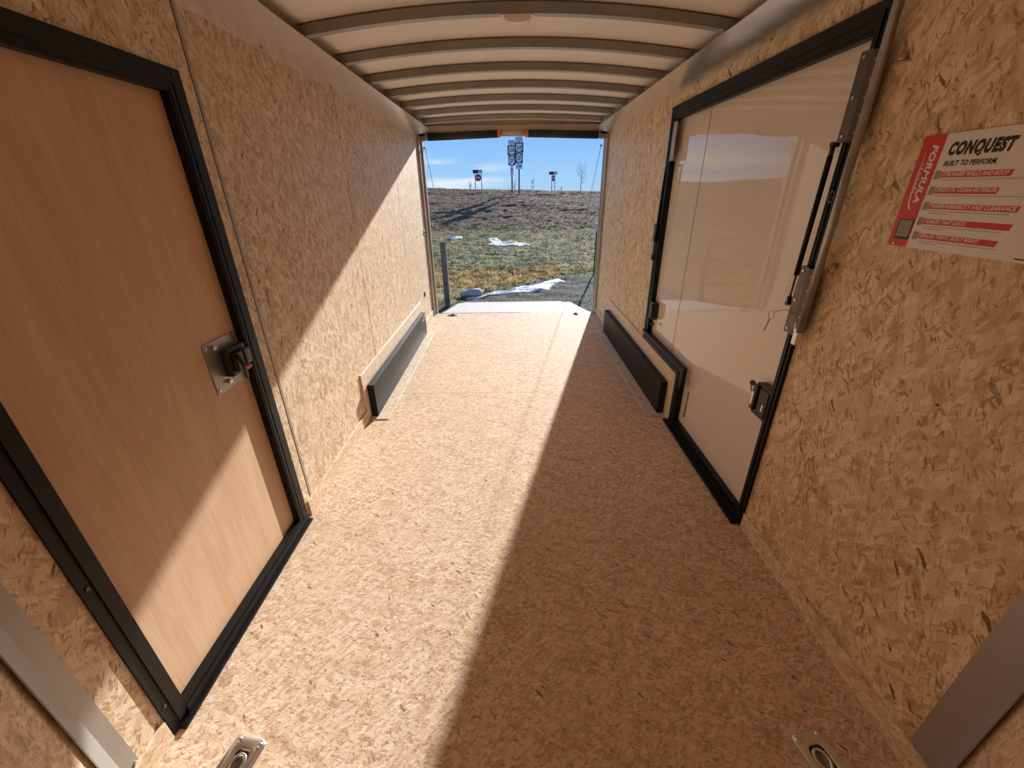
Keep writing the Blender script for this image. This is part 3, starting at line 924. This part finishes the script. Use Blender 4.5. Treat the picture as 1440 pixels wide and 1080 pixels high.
# ------------------------------------------------------------------ tie-downs
def tie_down(cx, cy, label):
    root = thing('tie_down', label, 'tie-down ring', (cx, cy, 0), 'recessed floor tie-downs')
    # plate with an oval hole
    mb = MB()
    def rrect(hx, hy, r, n=6):
        out = []
        for qx, qy, a0 in ((1, 1, 0), (-1, 1, 90), (-1, -1, 180), (1, -1, 270)):
            for k in range(n + 1):
                a = math.radians(a0 + 90 * k / n)
                out.append((qx * (hx - r) + r * math.cos(a), qy * (hy - r) + r * math.sin(a)))
        return out
    O = rrect(0.041, 0.064, 0.016)
    n = len(O)
    I = []
    for (a, b) in O:
        th = math.atan2(b / 0.064, a / 0.039)
        I.append((0.0235 * math.cos(th), 0.041 * math.sin(th)))
    I2 = [(a * 0.9, b * 0.92) for a, b in I]
    C = Vector((cx, cy, 0))
    levels = [(O, 0.0003), (O, 0.0035), ([(a * 0.94, b * 0.965) for a, b in O], 0.0055), ([(a * 1.12, b * 1.08) for a, b in I], 0.0055), (I, 0.0035)]
    rows = [[mb.bm.verts.new(C + Vector((a, b, z))) for a, b in L_] for L_, z in levels]
    for i in range(len(rows) - 1):
        for k in range(n):
            fc = mb.bm.faces.new((rows[i][k], rows[i][(k + 1) % n], rows[i + 1][(k + 1) % n], rows[i + 1][k])); fc.smooth = i >= 2
    mb.build('plate', ZINC, root)
    mb = MB()
    levels = [(I, 0.0034), ([(a * 0.96, b * 0.98) for a, b in I], -0.004), ([(a * 0.8, b * 0.86) for a, b in I], -0.012), ([(a * 0.4, b * 0.45) for a, b in I], -0.015)]
    rows = [[mb.bm.verts.new(C + Vector((a, b, z))) for a, b in L_] for L_, z in levels]
    for i in range(len(rows) - 1):
        for k in range(n):
            fc = mb.bm.faces.new((rows[i][k], rows[i][(k + 1) % n], rows[i + 1][(k + 1) % n], rows[i + 1][k])); fc.smooth = True
    mb.bm.faces.new(rows[-1])
    mb.build('cup', GALV, root)
    mb = MB()
    pts = []
    for k in range(25):
        a = math.radians(-60 + 300 * k / 24)
        pts.append(C + Vector((0.0155 * math.cos(a), 0.006 + 0.0215 * math.sin(a), -0.001)))
    pts = [C + Vector((0.008, -0.026, -0.001))] + pts[:0] + pts + [C + Vector((-0.008, -0.026, -0.001))]
    mb.tube(pts, 0.0042, 10); mb.build('ring', ZINC, root)
    mb = MB(); mb.box(cx - 0.013, cx + 0.013, cy - 0.033, cy - 0.018, -0.004, 0.0052, 0.002); mb.build('strap', GALV, root)
    mb = MB()
    for sx in (-1, 1):
        for sy in (-1, 1):
            q = C + Vector((sx * 0.0285, sy * 0.051, 0.0045))
            mb.tube([q, q + Vector((0, 0, 0.002)), q + Vector((0, 0, 0.004))], 0.006, 12, radii=[0.0068, 0.006, 0.003])
    build_each(mb, 'bolt', ZINC, root)
    return root
td = tie_down(PX[0], PY[0], 'sunlit recessed steel tie-down ring at the lower left of the floor')
td.rotation_euler = (0, 0, math.radians(-12)); td.scale = (1.18, 1.12, 1.0)
dup(td, (PX[1], PY[0], 0), 'shaded recessed steel tie-down ring at the lower right of the floor', math.radians(12))
# the far pair sits on the floor just inside the ramp; the floor is not cut there, so a shallow dish
def far_tie(cx, label):
    root = thing('tie_down', label, 'tie-down ring', (cx, PY[1], 0), 'recessed floor tie-downs')
    mb = MB(); mb.box(cx - 0.062, cx + 0.062, PY[1] - 0.040, PY[1] + 0.036, 0.0003, 0.0045, 0.0015, 1); mb.build('plate', ZINC, root)
    mb = MB(); mb.tube([(cx + 0.03 * math.cos(k * math.pi / 8), PY[1] + 0.022 * math.sin(k * math.pi / 8), 0.0085) for k in range(17)], 0.0045, 8); mb.build('ring', DARK_STEEL, root)
far_tie(-0.785, 'small bright tie-down ring in the far left floor corner by the ramp')
far_tie(0.775, 'small bright tie-down ring in the far right floor corner by the ramp')

# ------------------------------------------------------------------ poster on the right wall
PO = Vector((1.0290, 1.204, 1.277))
root = thing('poster', 'white and red advertising sign board on the right wall', 'sign', PO)
UU, VV = Vector((0, -1, 0)), Vector((0, 0, 1))         # reading direction, up ; UxV = -x (towards the room)
def pu(y): return 1.204 - y
def pv(z): return z - 1.277
mb = MB(); quad(mb, PO, UU, VV, [(0, 0), (0.43, 0), (0.43, 0.260), (0, 0.260)], 0.0035); mb.build('board', P_WHITE, root)
F0 = PO + Vector((-0.0035, 0, 0))
mb = MB(); quad(mb, F0, UU, VV, [(0, 0), (0.060, 0), (0.060, 0.260), (0, 0.260)], 0.0003); mb.build('red_band', P_RED, root, label='red band')
put_text('title', 'CONQUEST', P_BLACK, root, F0 + UU * pu(1.126) + VV * pv(1.484), UU, VV, 0.146, 0.034, shear=0.22, bold=0.065, space=1.16)
put_text('subtitle', 'BUILT TO PERFORM.', P_BLACK, root, F0 + UU * pu(1.126) + VV * pv(1.4665), UU, VV, 0.122, 0.0115, shear=0.22, bold=0.035, space=1.1)
bars = [('STRONGER WALLS AND ROOF', 1.121, 0.962, 1.4545, 1.4415, 0.93), ('SMOOTH, CLEAN EXTERIOR', 1.120, 0.975, 1.4195, 1.4065, 0.95),
        ('MANEUVERABILITY AND CLEARANCE', 1.120, 0.918, 1.3840, 1.3715, 0.955), ('ARMOR THAT LASTS', 1.119, 0.917, 1.3490, 1.3360, 0.50), ('SEALED TIGHT, BUILT RIGHT', 1.118, 0.930, 1.3145, 1.3015, 0.78)]
rnd = random.Random(4)
mbb = MB(); mbq = MB(); mbt = MB()
for body, ya, yb, zt_, zb_, fr in bars:
    u0, u1, v0, v1 = pu(ya), pu(yb), pv(zb_), pv(zt_)
    sl = 0.003
    quad(mbb, F0, UU, VV, [(u0 - sl, v0), (u1 - sl, v0), (u1, v1), (u0, v1)], 0.0003)
    quad(mbq, F0, UU, VV, [(u0 - 0.019, v0 - 0.003), (u0 - 0.004, v0 - 0.003), (u0 - 0.003, v1 + 0.003), (u0 - 0.018, v1 + 0.003)], 0.0003)
    for row in range(1 if fr in (0.93,) or 'SMOOTH' in body else 2):
        u = u0 + 0.002; end = u0 + (0.23 if 'STRONGER' in body or 'SMOOTH' in body else (0.185 if row == 0 else 0.05))
        vz = v0 - 0.0055 - row * 0.0052
        while u < end:
            w = rnd.uniform(0.004, 0.013)
            quad(mbt, F0, UU, VV, [(u, vz), (u + w, vz), (u + w, vz + 0.0016), (u, vz + 0.0016)], 0.0002)
            u += w + 0.0016
build_each(mbb, 'heading_bar', P_RED, root)
build_each(mbq, 'grey_square', P_GREY, root)
fp = mbt.build('fine_print', P_GREY, root); fp['kind'] = 'stuff'
for body, ya, yb, zt_, zb_, fr in bars:
    put_text('heading', body, P_WHITE, root, F0 + UU * (pu(ya) + 0.003) + VV * pv(zb_ + 0.0025), UU, VV, (ya - yb) * fr, (zt_ - zb_) * 0.72, shear=0.2, bold=0.028, lift=0.0006)
mb = MB(); quad(mb, F0, UU, VV, [(pu(1.191), pv(1.295)), (pu(1.146), pv(1.295)), (pu(1.146), pv(1.345)), (pu(1.191), pv(1.345))], 0.0006); mb.build('black_tile', P_BLACK, root, label='black tile')
mb = MB(); quad(mb, F0, UU, VV, [(pu(1.187), pv(1.302)), (pu(1.150), pv(1.302)), (pu(1.150), pv(1.342)), (pu(1.187), pv(1.342))], 0.0009); mb.build('grey_tile', P_GREY, root, label='plain grey tile')
# the maker's lettering reads downwards
DU, DV = Vector((0, 0, -1)), Vector((0, -1, 0))       # reading down, letter tops towards the right
put_text('lettering', 'FORMULA', P_WHITE, root, F0 + UU * pu(1.173) + VV * pv(1.516), DU, DV, 0.132, 0.018, shear=0.22, bold=0.045, lift=0.0006, space=1.08)
put_text('small_lettering', 'TRAILERS', P_WHITE, root, F0 + UU * pu(1.1838) + VV * pv(1.476), DU, DV, 0.070, 0.0060, shear=0.25, bold=0.01, lift=0.0006, space=1.3)
mb = MB()
sw = [(pu(1.1865), pv(1.50)), (pu(1.1875), pv(1.45)), (pu(1.187), pv(1.40)), (pu(1.1835), pv(1.376)), (pu(1.174), pv(1.366)), (pu(1.171), pv(1.370)), (pu(1.179), pv(1.379)), (pu(1.183), pv(1.402)), (pu(1.185), pv(1.45)), (pu(1.1858), pv(1.50))]
quad(mb, F0, UU, VV, sw, 0.0006); mb.build('swoosh', P_WHITE, root)
mb = MB(); quad(mb, F0, UU, VV, [(0.318, 0.006), (0.41, 0.006), (0.41, 0.0085), (0.318, 0.0085)], 0.0004); mb.build('rule', P_BLACK, root)
mb = MB()
mb.tube([F0 + UU * 0.020 + VV * 0.006, F0 + UU * 0.020 + VV * 0.006 + Vector((-0.002, 0, 0))], 0.002, 8); mb.build('staple', ZINC, root)

# a few screw heads in the right wall
root = thing('wall_screw', 'tiny round screw head in the right wall below the poster', 'screw', (1.028, 1.10, 0.8), 'screw heads in the right wall')
mb = MB(); mb.tube([(1.0297, 1.16, 0.60), (1.0275, 1.16, 0.60)], 0.004, 8); mb.build('head', ZINC, root)
root = thing('wall_screw', 'tiny dark screw head in the right wall level with the mid bracket', 'screw', (1.028, 0.95, 0.9), 'screw heads in the right wall')
mb = MB(); mb.tube([(1.0297, 0.90, 0.93), (1.0275, 0.90, 0.93)], 0.004, 8); mb.build('head', DARK_STEEL, root)

# ------------------------------------------------------------------ outside: ground and bank
GZ = -0.42
def ground_z(x, y):
    crest = 1.62 - 0.028 * (x + 7.4)
    if y < 17: z = GZ
    else:
        s = min(1.0, (y - 17) / 23.0)
        z = GZ + (crest - GZ) * s ** 1.12
        if y > 40: z = crest - 0.012 * (y - 40)
    return z
def ground_full(x, y):
    amp = min(1.0, max(0.0, (y - 5.5) / 4.0))
    z = ground_z(x, y)
    z += 0.035 * amp * noise.noise(Vector((x * 1.3, y * 1.1, 0)))
    z += 0.055 * amp * noise.noise(Vector((x * 3.2, y * 3.2, 3.3)))
    if y > 20: z += 0.11 * min(1, (y - 20) / 4) * noise.noise(Vector((x * 0.35, y * 1.6, 7.0)))
    if y > 20: z += 0.03 * noise.noise(Vector((x * 2.0, y * 5.0, 9.0)))
    return z
mb = MB()
ys = []
y = 4.6
while y < 48: ys.append(y); y += 0.045 + 0.0045 * max(0, y - 6)
ys += [50, 60, 75, 90, 110, 140]
rows = []
for y in ys:
    half = 3.0 + y * 0.95
    nx = 220
    row = []
    for i in range(nx + 1):
        q_ = 2 * i / nx - 1; x = half * (0.42 * q_ + 0.58 * q_ ** 3)
        row.append(mb.bm.verts.new(Vector((x, y, ground_full(x, y)))))
    rows.append(row)
for a, c in zip(rows, rows[1:]):
    for i in range(len(a) - 1):
        fc = mb.bm.faces.new((a[i], a[i + 1], c[i + 1], c[i])); fc.smooth = True
def ground_mat():
    mt, nt, b = new_mat('frosty_grass_ground')
    N, L = nt.nodes, nt.links
    geo = N.new('ShaderNodeNewGeometry')
    sep = N.new('ShaderNodeSeparateXYZ'); L.new(geo.outputs['Position'], sep.inputs[0])
    def noi(scale, det, sc_=(1, 1, 1), loc=(0, 0, 0)):
        mp = N.new('ShaderNodeMapping'); mp.inputs['Scale'].default_value = sc_; mp.inputs['Location'].default_value = loc
        L.new(geo.outputs['Position'], mp.inputs[0])
        n = N.new('ShaderNodeTexNoise'); n.inputs['Scale'].default_value = scale; n.inputs['Detail'].default_value = det
        n.inputs['Roughness'].default_value = 0.65
        L.new(mp.outputs[0], n.inputs['Vector']); return n.outputs['Fac']
    def ramp(v, stops):
        r = N.new('ShaderNodeValToRGB'); L.new(v, r.inputs[0])
        els = r.color_ramp.elements
        els[0].position, els[0].color = stops[0][0], (*stops[0][1], 1)
        els[1].position, els[1].color = stops[-1][0], (*stops[-1][1], 1)
        for p, c in stops[1:-1]:
            q = els.new(p); q.color = (*c, 1)
        return r.outputs[0]
    def rng(v, a, c):
        n = N.new('ShaderNodeMapRange'); L.new(v, n.inputs['Value'])
        n.inputs['From Min'].default_value = a; n.inputs['From Max'].default_value = c
        return n.outputs[0]
    def mix(f, a, c):
        n = N.new('ShaderNodeMix'); n.data_type = 'RGBA'; L.new(f, n.inputs['Factor'])
        L.new(a, n.inputs['A']); L.new(c, n.inputs['B']); return n.outputs['Result']
    def mth(op, a, c):
        n = N.new('ShaderNodeMath'); n.operation = op
        for i, v in enumerate((a, c)):
            if isinstance(v, (int, float)): n.inputs[i].default_value = v
            else: L.new(v, n.inputs[i])
        return n.outputs[0]
    fine = noi(16, 5, (1, 1, 1))
    mid = noi(2.2, 4, (0.7, 1.3, 1))
    brown = ramp(noi(5, 6, (0.6, 2.2, 1)), [(0.38, (0.035, 0.022, 0.014)), (0.5, (0.15, 0.098, 0.062)), (0.62, (0.34, 0.235, 0.155))])
    green = ramp(fine, [(0.38, (0.012, 0.018, 0.006)), (0.48, (0.075, 0.085, 0.028)), (0.57, (0.22, 0.20, 0.085)), (0.67, (0.52, 0.50, 0.38))])
    straw = ramp(fine, [(0.36, (0.12, 0.07, 0.02)), (0.5, (0.38, 0.245, 0.085)), (0.66, (0.62, 0.45, 0.18))])
    gravel = ramp(noi(30, 5), [(0.38, (0.015, 0.015, 0.008)), (0.5, (0.075, 0.07, 0.042)), (0.64, (0.32, 0.30, 0.22))])
    col = mix(rng(mid, 0.50, 0.58), green, straw)
    col = mix(rng(mth('ADD', sep.outputs['Y'], mth('MULTIPLY', mid, 3.0)), 12.2, 11.2), col, straw)
    yy = mth('ADD', sep.outputs['Y'], mth('MULTIPLY', mid, 3.0))
    xx = mth('MULTIPLY', sep.outputs['X'], -0.95)
    near = mth('ADD', mth('ADD', sep.outputs['Y'], xx), mth('MULTIPLY', fine, 0.6))
    col = mix(rng(near, 9.3, 9.0), col, green)
    col = mix(rng(near, 8.75, 8.5), col, gravel)
    col = mix(rng(yy, 20.0, 22.5), col, brown)
    L.new(col, b.inputs['Base Color'])
    b.inputs['Roughness'].default_value = 0.95
    b.inputs['Specular IOR Level'].default_value = 0.1
    bp = N.new('ShaderNodeBump'); bp.inputs['Strength'].default_value = 0.8; bp.inputs['Distance'].default_value = 0.05
    L.new(fine, bp.inputs['Height']); L.new(bp.outputs[0], b.inputs['Normal'])
    return mt
GROUND = ground_mat()
mb.build('ground', GROUND, kind='structure')

# grass tufts
def grass_mat(name, cols):
    mt, nt, b = new_mat(name)
    N, L = nt.nodes, nt.links
    geo = N.new('ShaderNodeNewGeometry')
    n = N.new('ShaderNodeTexNoise'); n.inputs['Scale'].default_value = 4.0; n.inputs['Detail'].default_value = 4
    L.new(geo.outputs['Position'], n.inputs['Vector'])
    r = N.new('ShaderNodeValToRGB'); L.new(n.outputs['Fac'], r.inputs[0])
    els = r.color_ramp.elements
    els[0].position = 0.35; els[0].color = (*cols[0], 1); els[1].position = 0.68; els[1].color = (*cols[2], 1)
    q = els.new(0.5); q.color = (*cols[1], 1)
    L.new(r.outputs[0], b.inputs['Base Color']); b.inputs['Roughness'].default_value = 0.9
    b.inputs['Specular IOR Level'].default_value = 0.15
    tr = N.new('ShaderNodeBsdfTranslucent'); L.new(r.outputs[0], tr.inputs['Color'])       # sun shines through the blades
    mx = N.new('ShaderNodeMixShader'); mx.inputs[0].default_value = 0.5
    L.new(b.outputs[0], mx.inputs[1]); L.new(tr.outputs[0], mx.inputs[2])
    L.new(mx.outputs[0], nt.nodes['Material Output'].inputs['Surface'])
    return mt
G_GREEN = grass_mat('frosted_green_grass', [(0.015, 0.022, 0.007), (0.13, 0.13, 0.05), (0.52, 0.50, 0.37)])
G_STRAW = grass_mat('straw_grass', [(0.15, 0.09, 0.03), (0.38, 0.25, 0.10), (0.58, 0.43, 0.22)])
G_BROWN = grass_mat('mown_brown_grass', [(0.03, 0.02, 0.013), (0.13, 0.088, 0.056), (0.34, 0.24, 0.16)])
rnd = random.Random(11)
def tufts(n, pick, hgt, name, mat, label, width=0.012):
    mb = MB()
    for _ in range(n):
        p = pick()
        if p is None: continue
        x, y = p
        z = ground_full(x, y) - 0.02
        for k in range(3):
            a = rnd.uniform(0, 6.28); w = width * rnd.uniform(0.6, 1.4); h = hgt * rnd.uniform(0.5, 1.3)
            lean = rnd.uniform(0.2, 1.1) * h; b_ = rnd.uniform(0, 6.28)
            dx, dy = math.cos(a) * w, math.sin(a) * w
            ox, oy = rnd.gauss(0, 0.03), rnd.gauss(0, 0.03)
            v = [mb.bm.verts.new((x + ox - dx, y + oy - dy, z)), mb.bm.verts.new((x + ox + dx, y + oy + dy, z)), mb.bm.verts.new((x + ox + math.cos(b_) * lean, y + oy + math.sin(b_) * lean, z + h))]
            mb.bm.faces.new(v)
    o = mb.build(name, mat, recalc=False)
    o['kind'] = 'stuff'; tag(o, label, 'grass')
    return o
def in_view(y0, y1, power=1.0):          # the strip of field the opening looks out on, with a margin
    y = y0 + (y1 - y0) * rnd.random() ** power
    x = rnd.uniform(-0.30 * y - 0.3, 0.30 * y + 0.3)
    return x, y
def pick_green():
    x, y = in_view(7.6, 21, 1.2)
    if y - 0.95 * x < 8.4: return None
    if 8.9 < y - 0.95 * x and y < 10.2 and rnd.random() < 0.8: return None
    return x, y
def pick_straw():
    x, y = in_view(8.6, 11.0)
    if y - 0.95 * x < 8.9: return None
    return x, y
tufts(9000, pick_green, 0.07, 'frosted_grass', G_GREEN, 'frosty green grass between the ramp and the foot of the bank')
tufts(3500, pick_straw, 0.08, 'straw_grass', G_STRAW, 'yellow straw coloured grass just beyond the snow streak')
tufts(14000, lambda: in_view(20, 41), 0.07, 'bank_grass', G_BROWN, 'brown mown grass covering the bank', 0.018)

# snow patches lying on the grass
SNOW = plain('old_snow', (0.56, 0.54, 0.52), 0.8, bump=(14, 0.015), vary=0.05, vscale=8)
def snow(name, outline, label, thick=0.012):
    mb = MB()
    cx = sum(p[0] for p in outline) / len(outline); cy = sum(p[1] for p in outline) / len(outline)
    n = len(outline); fine = []
    for i in range(n):                               # ragged edge
        a, c = outline[i], outline[(i + 1) % n]
        for s in range(5):
            f_ = s / 5
            x = a[0] + (c[0] - a[0]) * f_; y = a[1] + (c[1] - a[1]) * f_
            j = 1 + 0.22 * noise.noise(Vector((x * 5, y * 5, 1.0)))
            fine.append((cx + (x - cx) * j, cy + (y - cy) * j))
    rings = []
    for k, sft in enumerate((1.0, 0.93, 0.75, 0.5, 0.25)):
        row = []
        for (x, y) in fine:
            px, py = cx + (x - cx) * sft, cy + (y - cy) * sft
            lift = (0.0, 0.75, 1.0, 1.0, 1.0)[k] * thick + 0.025 * noise.noise(Vector((px * 7, py * 7, 5))) * (k > 0)
            row.append(mb.bm.verts.new((px, py, ground_full(px, py) - 0.012 + lift + 0.02 * (k > 0))))
        rings.append(row)
    m_ = len(fine)
    for i in range(len(rings) - 1):
        for k in range(m_):
            fc = mb.bm.faces.new((rings[i][k], rings[i][(k + 1) % m_], rings[i + 1][(k + 1) % m_], rings[i + 1][k])); fc.smooth = True
    mb.bm.faces.new(rings[-1])
    o = mb.build(name, SNOW)
    tag(o, label, 'snow', 'snow patches outside')
snow('snow_patch', [(-0.86, 7.60), (-0.60, 7.72), (-0.35, 7.98), (-0.1, 8.02), (0.25, 8.12), (0.60, 8.30), (0.84, 8.75), (1.10, 9.25), (1.02, 9.5), (0.78, 9.2), (0.45, 8.85), (0.1, 8.55), (-0.12, 8.28), (-0.45, 8.15), (-0.7, 7.86)], 'long bright snow streak just beyond the ramp')
snow('snow_patch', [(-0.95, 15.9), (-0.5, 15.5), (0.2, 15.6), (0.75, 16.0), (0.3, 16.6), (-0.3, 16.9), (-0.7, 17.9), (-1.1, 17.9), (-0.85, 16.8)], 'wide flat snow patch in the middle of the field')
snow('snow_patch', [(-2.7, 17.9), (-2.35, 17.6), (-2.1, 17.9), (-2.15, 18.5), (-2.5, 18.5)], 'small snow patch left of the wide one')

# rock beside the snow
mb = MB()
bmesh.ops.create_icosphere(mb.bm, subdivisions=3, radius=1.0)
for v in mb.bm.verts:
    nn = v.co.normalized()
    v.co = Vector((nn.x * 0.24, nn.y * 0.13, nn.z * 0.085)) * (1 + 0.22 * noise.noise(nn * 1.9))
    v.co = Matrix.Rotation(0.45, 3, 'Z') @ v.co + Vector((-0.80, 7.92, GZ + 0.055))
for fc in mb.bm.faces: fc.smooth = True
tag(mb.build('rock', ROCK), 'grey flat rock at the left end of the snow streak', 'rock')

# posts
mb = MB(); mb.box(-1.218, -1.125, 7.14, 7.235, GZ - 0.1, 0.665, 0.006, 2)
o = mb.build('fence_post', WOOD_POST); tag(o, 'square weathered wooden post left of the ramp', 'post')
root = thing('steel_post', 'thin dark green steel post at the right edge of the opening', 'post', (1.94, 10.05, GZ))
mb = MB()
gy, gx = 10.05, 1.94
mb.box(gx - 0.018, gx + 0.018, gy - 0.003, gy + 0.003, GZ - 0.08, 0.52); mb.box(gx - 0.003, gx + 0.003, gy - 0.03, gy, GZ - 0.08, 0.52)
mb.build('stake', GREEN_POST, root)
mb = MB(); mb.box(gx - 0.02, gx + 0.02, gy - 0.032, gy + 0.004, 0.521, 0.72, 0.002); mb.build('pale_top', SIGN_GREY, root, label='pale painted top')

# ------------------------------------------------------------------ road signs
def panel(mb, x, y, z, w, h, t=0.01, r=0.03):
    mb.box(x - w / 2, x + w / 2, y - t, y, z - h / 2, z + h / 2, min(r, 0.004), 1)
def route_sign(x, y, zb, ztop, arrow, narrow, label):
    root = thing('route_sign', label, 'road sign', (x, y, zb), 'route signs on the bank')
    mb = MB()
    mb.box(x - 0.055, x + 0.055, y, y + 0.09, zb - 0.3, ztop - 0.05, 0.004, 1)
    mb.build('post', SIGN_STEEL, root)
    U, V = Vector((1, 0, 0)), Vector((0, 0, 1))
    z = ztop
    mb = MB(); panel(mb, x, y, z - 0.17, 0.55, 0.34); mb.build('direction_plate', SIGN_GREY, root)
    z -= 0.36
    mb = MB(); panel(mb, x, y, z - 0.36, 0.68, 0.70); pl = mb.build('shield_plate', SIGN_BLACK, root)
    mb = MB()
    sh = [(-0.22, -0.20), (-0.10, -0.27), (0, -0.30), (0.10, -0.27), (0.22, -0.20), (0.27, -0.02), (0.22, 0.12), (0.24, 0.27), (0.10, 0.27), (0, 0.25), (-0.10, 0.27), (-0.24, 0.27), (-0.22, 0.12), (-0.27, -0.02)]
    mb.prism(sh, lambda a, b, t, x=x, y=y, z=z: Vector((x + a, y - 0.011 - t, z - 0.36 + b)), 0, 0.004); mb.build('shield', SIGN_WHITE, pl)
    put_text('number', '218', SIGN_BLACK, root, Vector((x - 0.19, y - 0.0155, z - 0.36 - 0.13)), U, V, 0.38, 0.27, bold=0.03, lift=0.002)
    z -= 0.72
    mb = MB(); panel(mb, x, y, z - 0.36, 0.56 if narrow else 0.60, 0.70); pl = mb.build('route_plate', SIGN_BLACK, root)
    mb = MB(); mb.prism([(0.23 * math.cos(k * math.pi / 12), 0.31 * math.sin(k * math.pi / 12)) for k in range(24)], lambda a, b, t, x=x, y=y, z=z: Vector((x + a, y - 0.011 - t, z - 0.36 + b)), 0, 0.004); mb.build('disc', SIGN_WHITE, pl)
    put_text('number', '27', SIGN_BLACK, root, Vector((x - 0.14, y - 0.0155, z - 0.36 - 0.13)), U, V, 0.28, 0.27, bold=0.03, lift=0.002)
    z -= 0.73
    mb = MB()
    if narrow: panel(mb, x, y, z - 0.36, 0.26, 0.70)
    else: panel(mb, x, y, z - 0.19, 0.56, 0.38)
    pl = mb.build('arrow_plate', SIGN_WHITE, root)
    mb = MB()
    if narrow: ar = [(-0.02, -0.25), (0.02, -0.25), (0.02, 0.06), (0.08, 0.06), (0, 0.22), (-0.08, 0.06), (-0.02, 0.06)]; zc = z - 0.36
    else: ar = [(-0.19, -0.022), (0.05, -0.022), (0.05, -0.10), (0.20, 0), (0.05, 0.10), (0.05, 0.022), (-0.19, 0.022)]; zc = z - 0.19
    mb.prism(ar, lambda a, b, t, x=x, y=y, zc=zc: Vector((x + a, y - 0.011 - t, zc + b)), 0, 0.004); mb.build('arrow', SIGN_BLACK, pl)
route_sign(0.06, 38.0, ground_z(0.1, 38), 5.03, 'up', True, 'left route sign post with an arrow pointing up')
route_sign(0.62, 36.4, ground_z(0.6, 36.4), 5.10, 'right', False, 'right route sign post with an arrow pointing right')

def entry_sign(x, y, zt_, w, s, label):
    root = thing('entry_sign', label, 'road sign', (x, y, 1.0), 'signs beyond the crest')
    mb = MB()
    for dx in (-0.42 * w, 0.48 * w): mb.box(x + dx - 0.05, x + dx + 0.05, y, y + 0.08, 0.6, zt_ - 0.1)
    build_each(mb, 'post', SIGN_STEEL, root)
    mb = MB(); mb.box(x - 0.72 * s, x + 0.1 * s, y - 0.03, y - 0.01, zt_ - 0.45, zt_, 0.004, 1); mb.build('name_plate', SIGN_BLACK, root)
    mb = MB(); mb.box(x + 0.12 * s, x + 0.62 * s, y - 0.03, y - 0.01, zt_ - 0.42, zt_, 0.004, 1); mb.build('flag_plate', SIGN_ORANGE, root)
    mb = MB(); mb.prism([(0.5 * w * math.cos(k * math.pi / 12), 0.5 * math.sin(k * math.pi / 12)) for k in range(24)], lambda a, b, t: Vector((x + a, y - 0.015 - t, zt_ - 0.98 + b)), 0, 0.02); r_ = mb.build('white_disc', SIGN_WHITE, root)
    mb = MB(); mb.prism([(0.42 * w * math.cos(k * math.pi / 12), 0.42 * math.sin(k * math.pi / 12)) for k in range(24)], lambda a, b, t: Vector((x + a, y - 0.036 - t, zt_ - 0.98 + b)), 0, 0.005); mb.build('red_disc', SIGN_RED, r_)
    mb = MB(); mb.box(x - 0.27 * w, x + 0.27 * w, y - 0.046, y - 0.042, zt_ - 1.05, zt_ - 0.91); mb.build('white_bar', SIGN_WHITE, r_)
entry_sign(-4.68, 65, 4.05, 1.0, 1.0, 'round red and white sign on two posts beyond the crest, left of the route signs')
entry_sign(6.9, 75, 4.05, 0.55, 1.0, 'small sign on two posts beyond the crest, right of the route signs')

# bare saplings on the crest
def sapling(x, y, h, label):
    mb = MB()
    rr = random.Random(int(x * 100) + 7)
    zb = ground_z(x, y) - 0.3
    top = h + 0.3
    mb.tube([(x, y, zb), (x + 0.02, y, zb + top * 0.5), (x + 0.05, y, zb + top)], 0.03, 6, radii=[0.035, 0.025, 0.008])
    for k in range(int(8 + h * 4)):
        s = rr.uniform(0.35, 0.92); a = rr.choice((-1, 1)) * rr.uniform(0.15, 0.35) * h; b_ = rr.uniform(-0.2, 0.2)
        p = Vector((x + 0.05 * s, y, zb + top * s))
        mb.tube([p, p + Vector((a * 0.5, b_ * 0.5, 0.12 * h)), p + Vector((a * 0.7, b_, 0.30 * h))], 0.01, 5, radii=[0.012, 0.009, 0.005])
    tag(mb.build('sapling', TWIG), label, 'tree', 'bare saplings on the crest')
sapling(6.25, 41, 2.2, 'tallest bare sapling on the crest near the right post')
sapling(1.95, 42, 0.95, 'thin bare sapling on the crest right of the route signs')
sapling(-0.35 + 0.62, 43, 0.9, 'thin bare sapling between the two route sign posts')
sapling(-3.75, 41, 0.75, 'small bare twig on the crest left of the round sign')
sapling(4.6, 42, 0.4, 'tiny bare twig on the crest right of the small two-post sign')
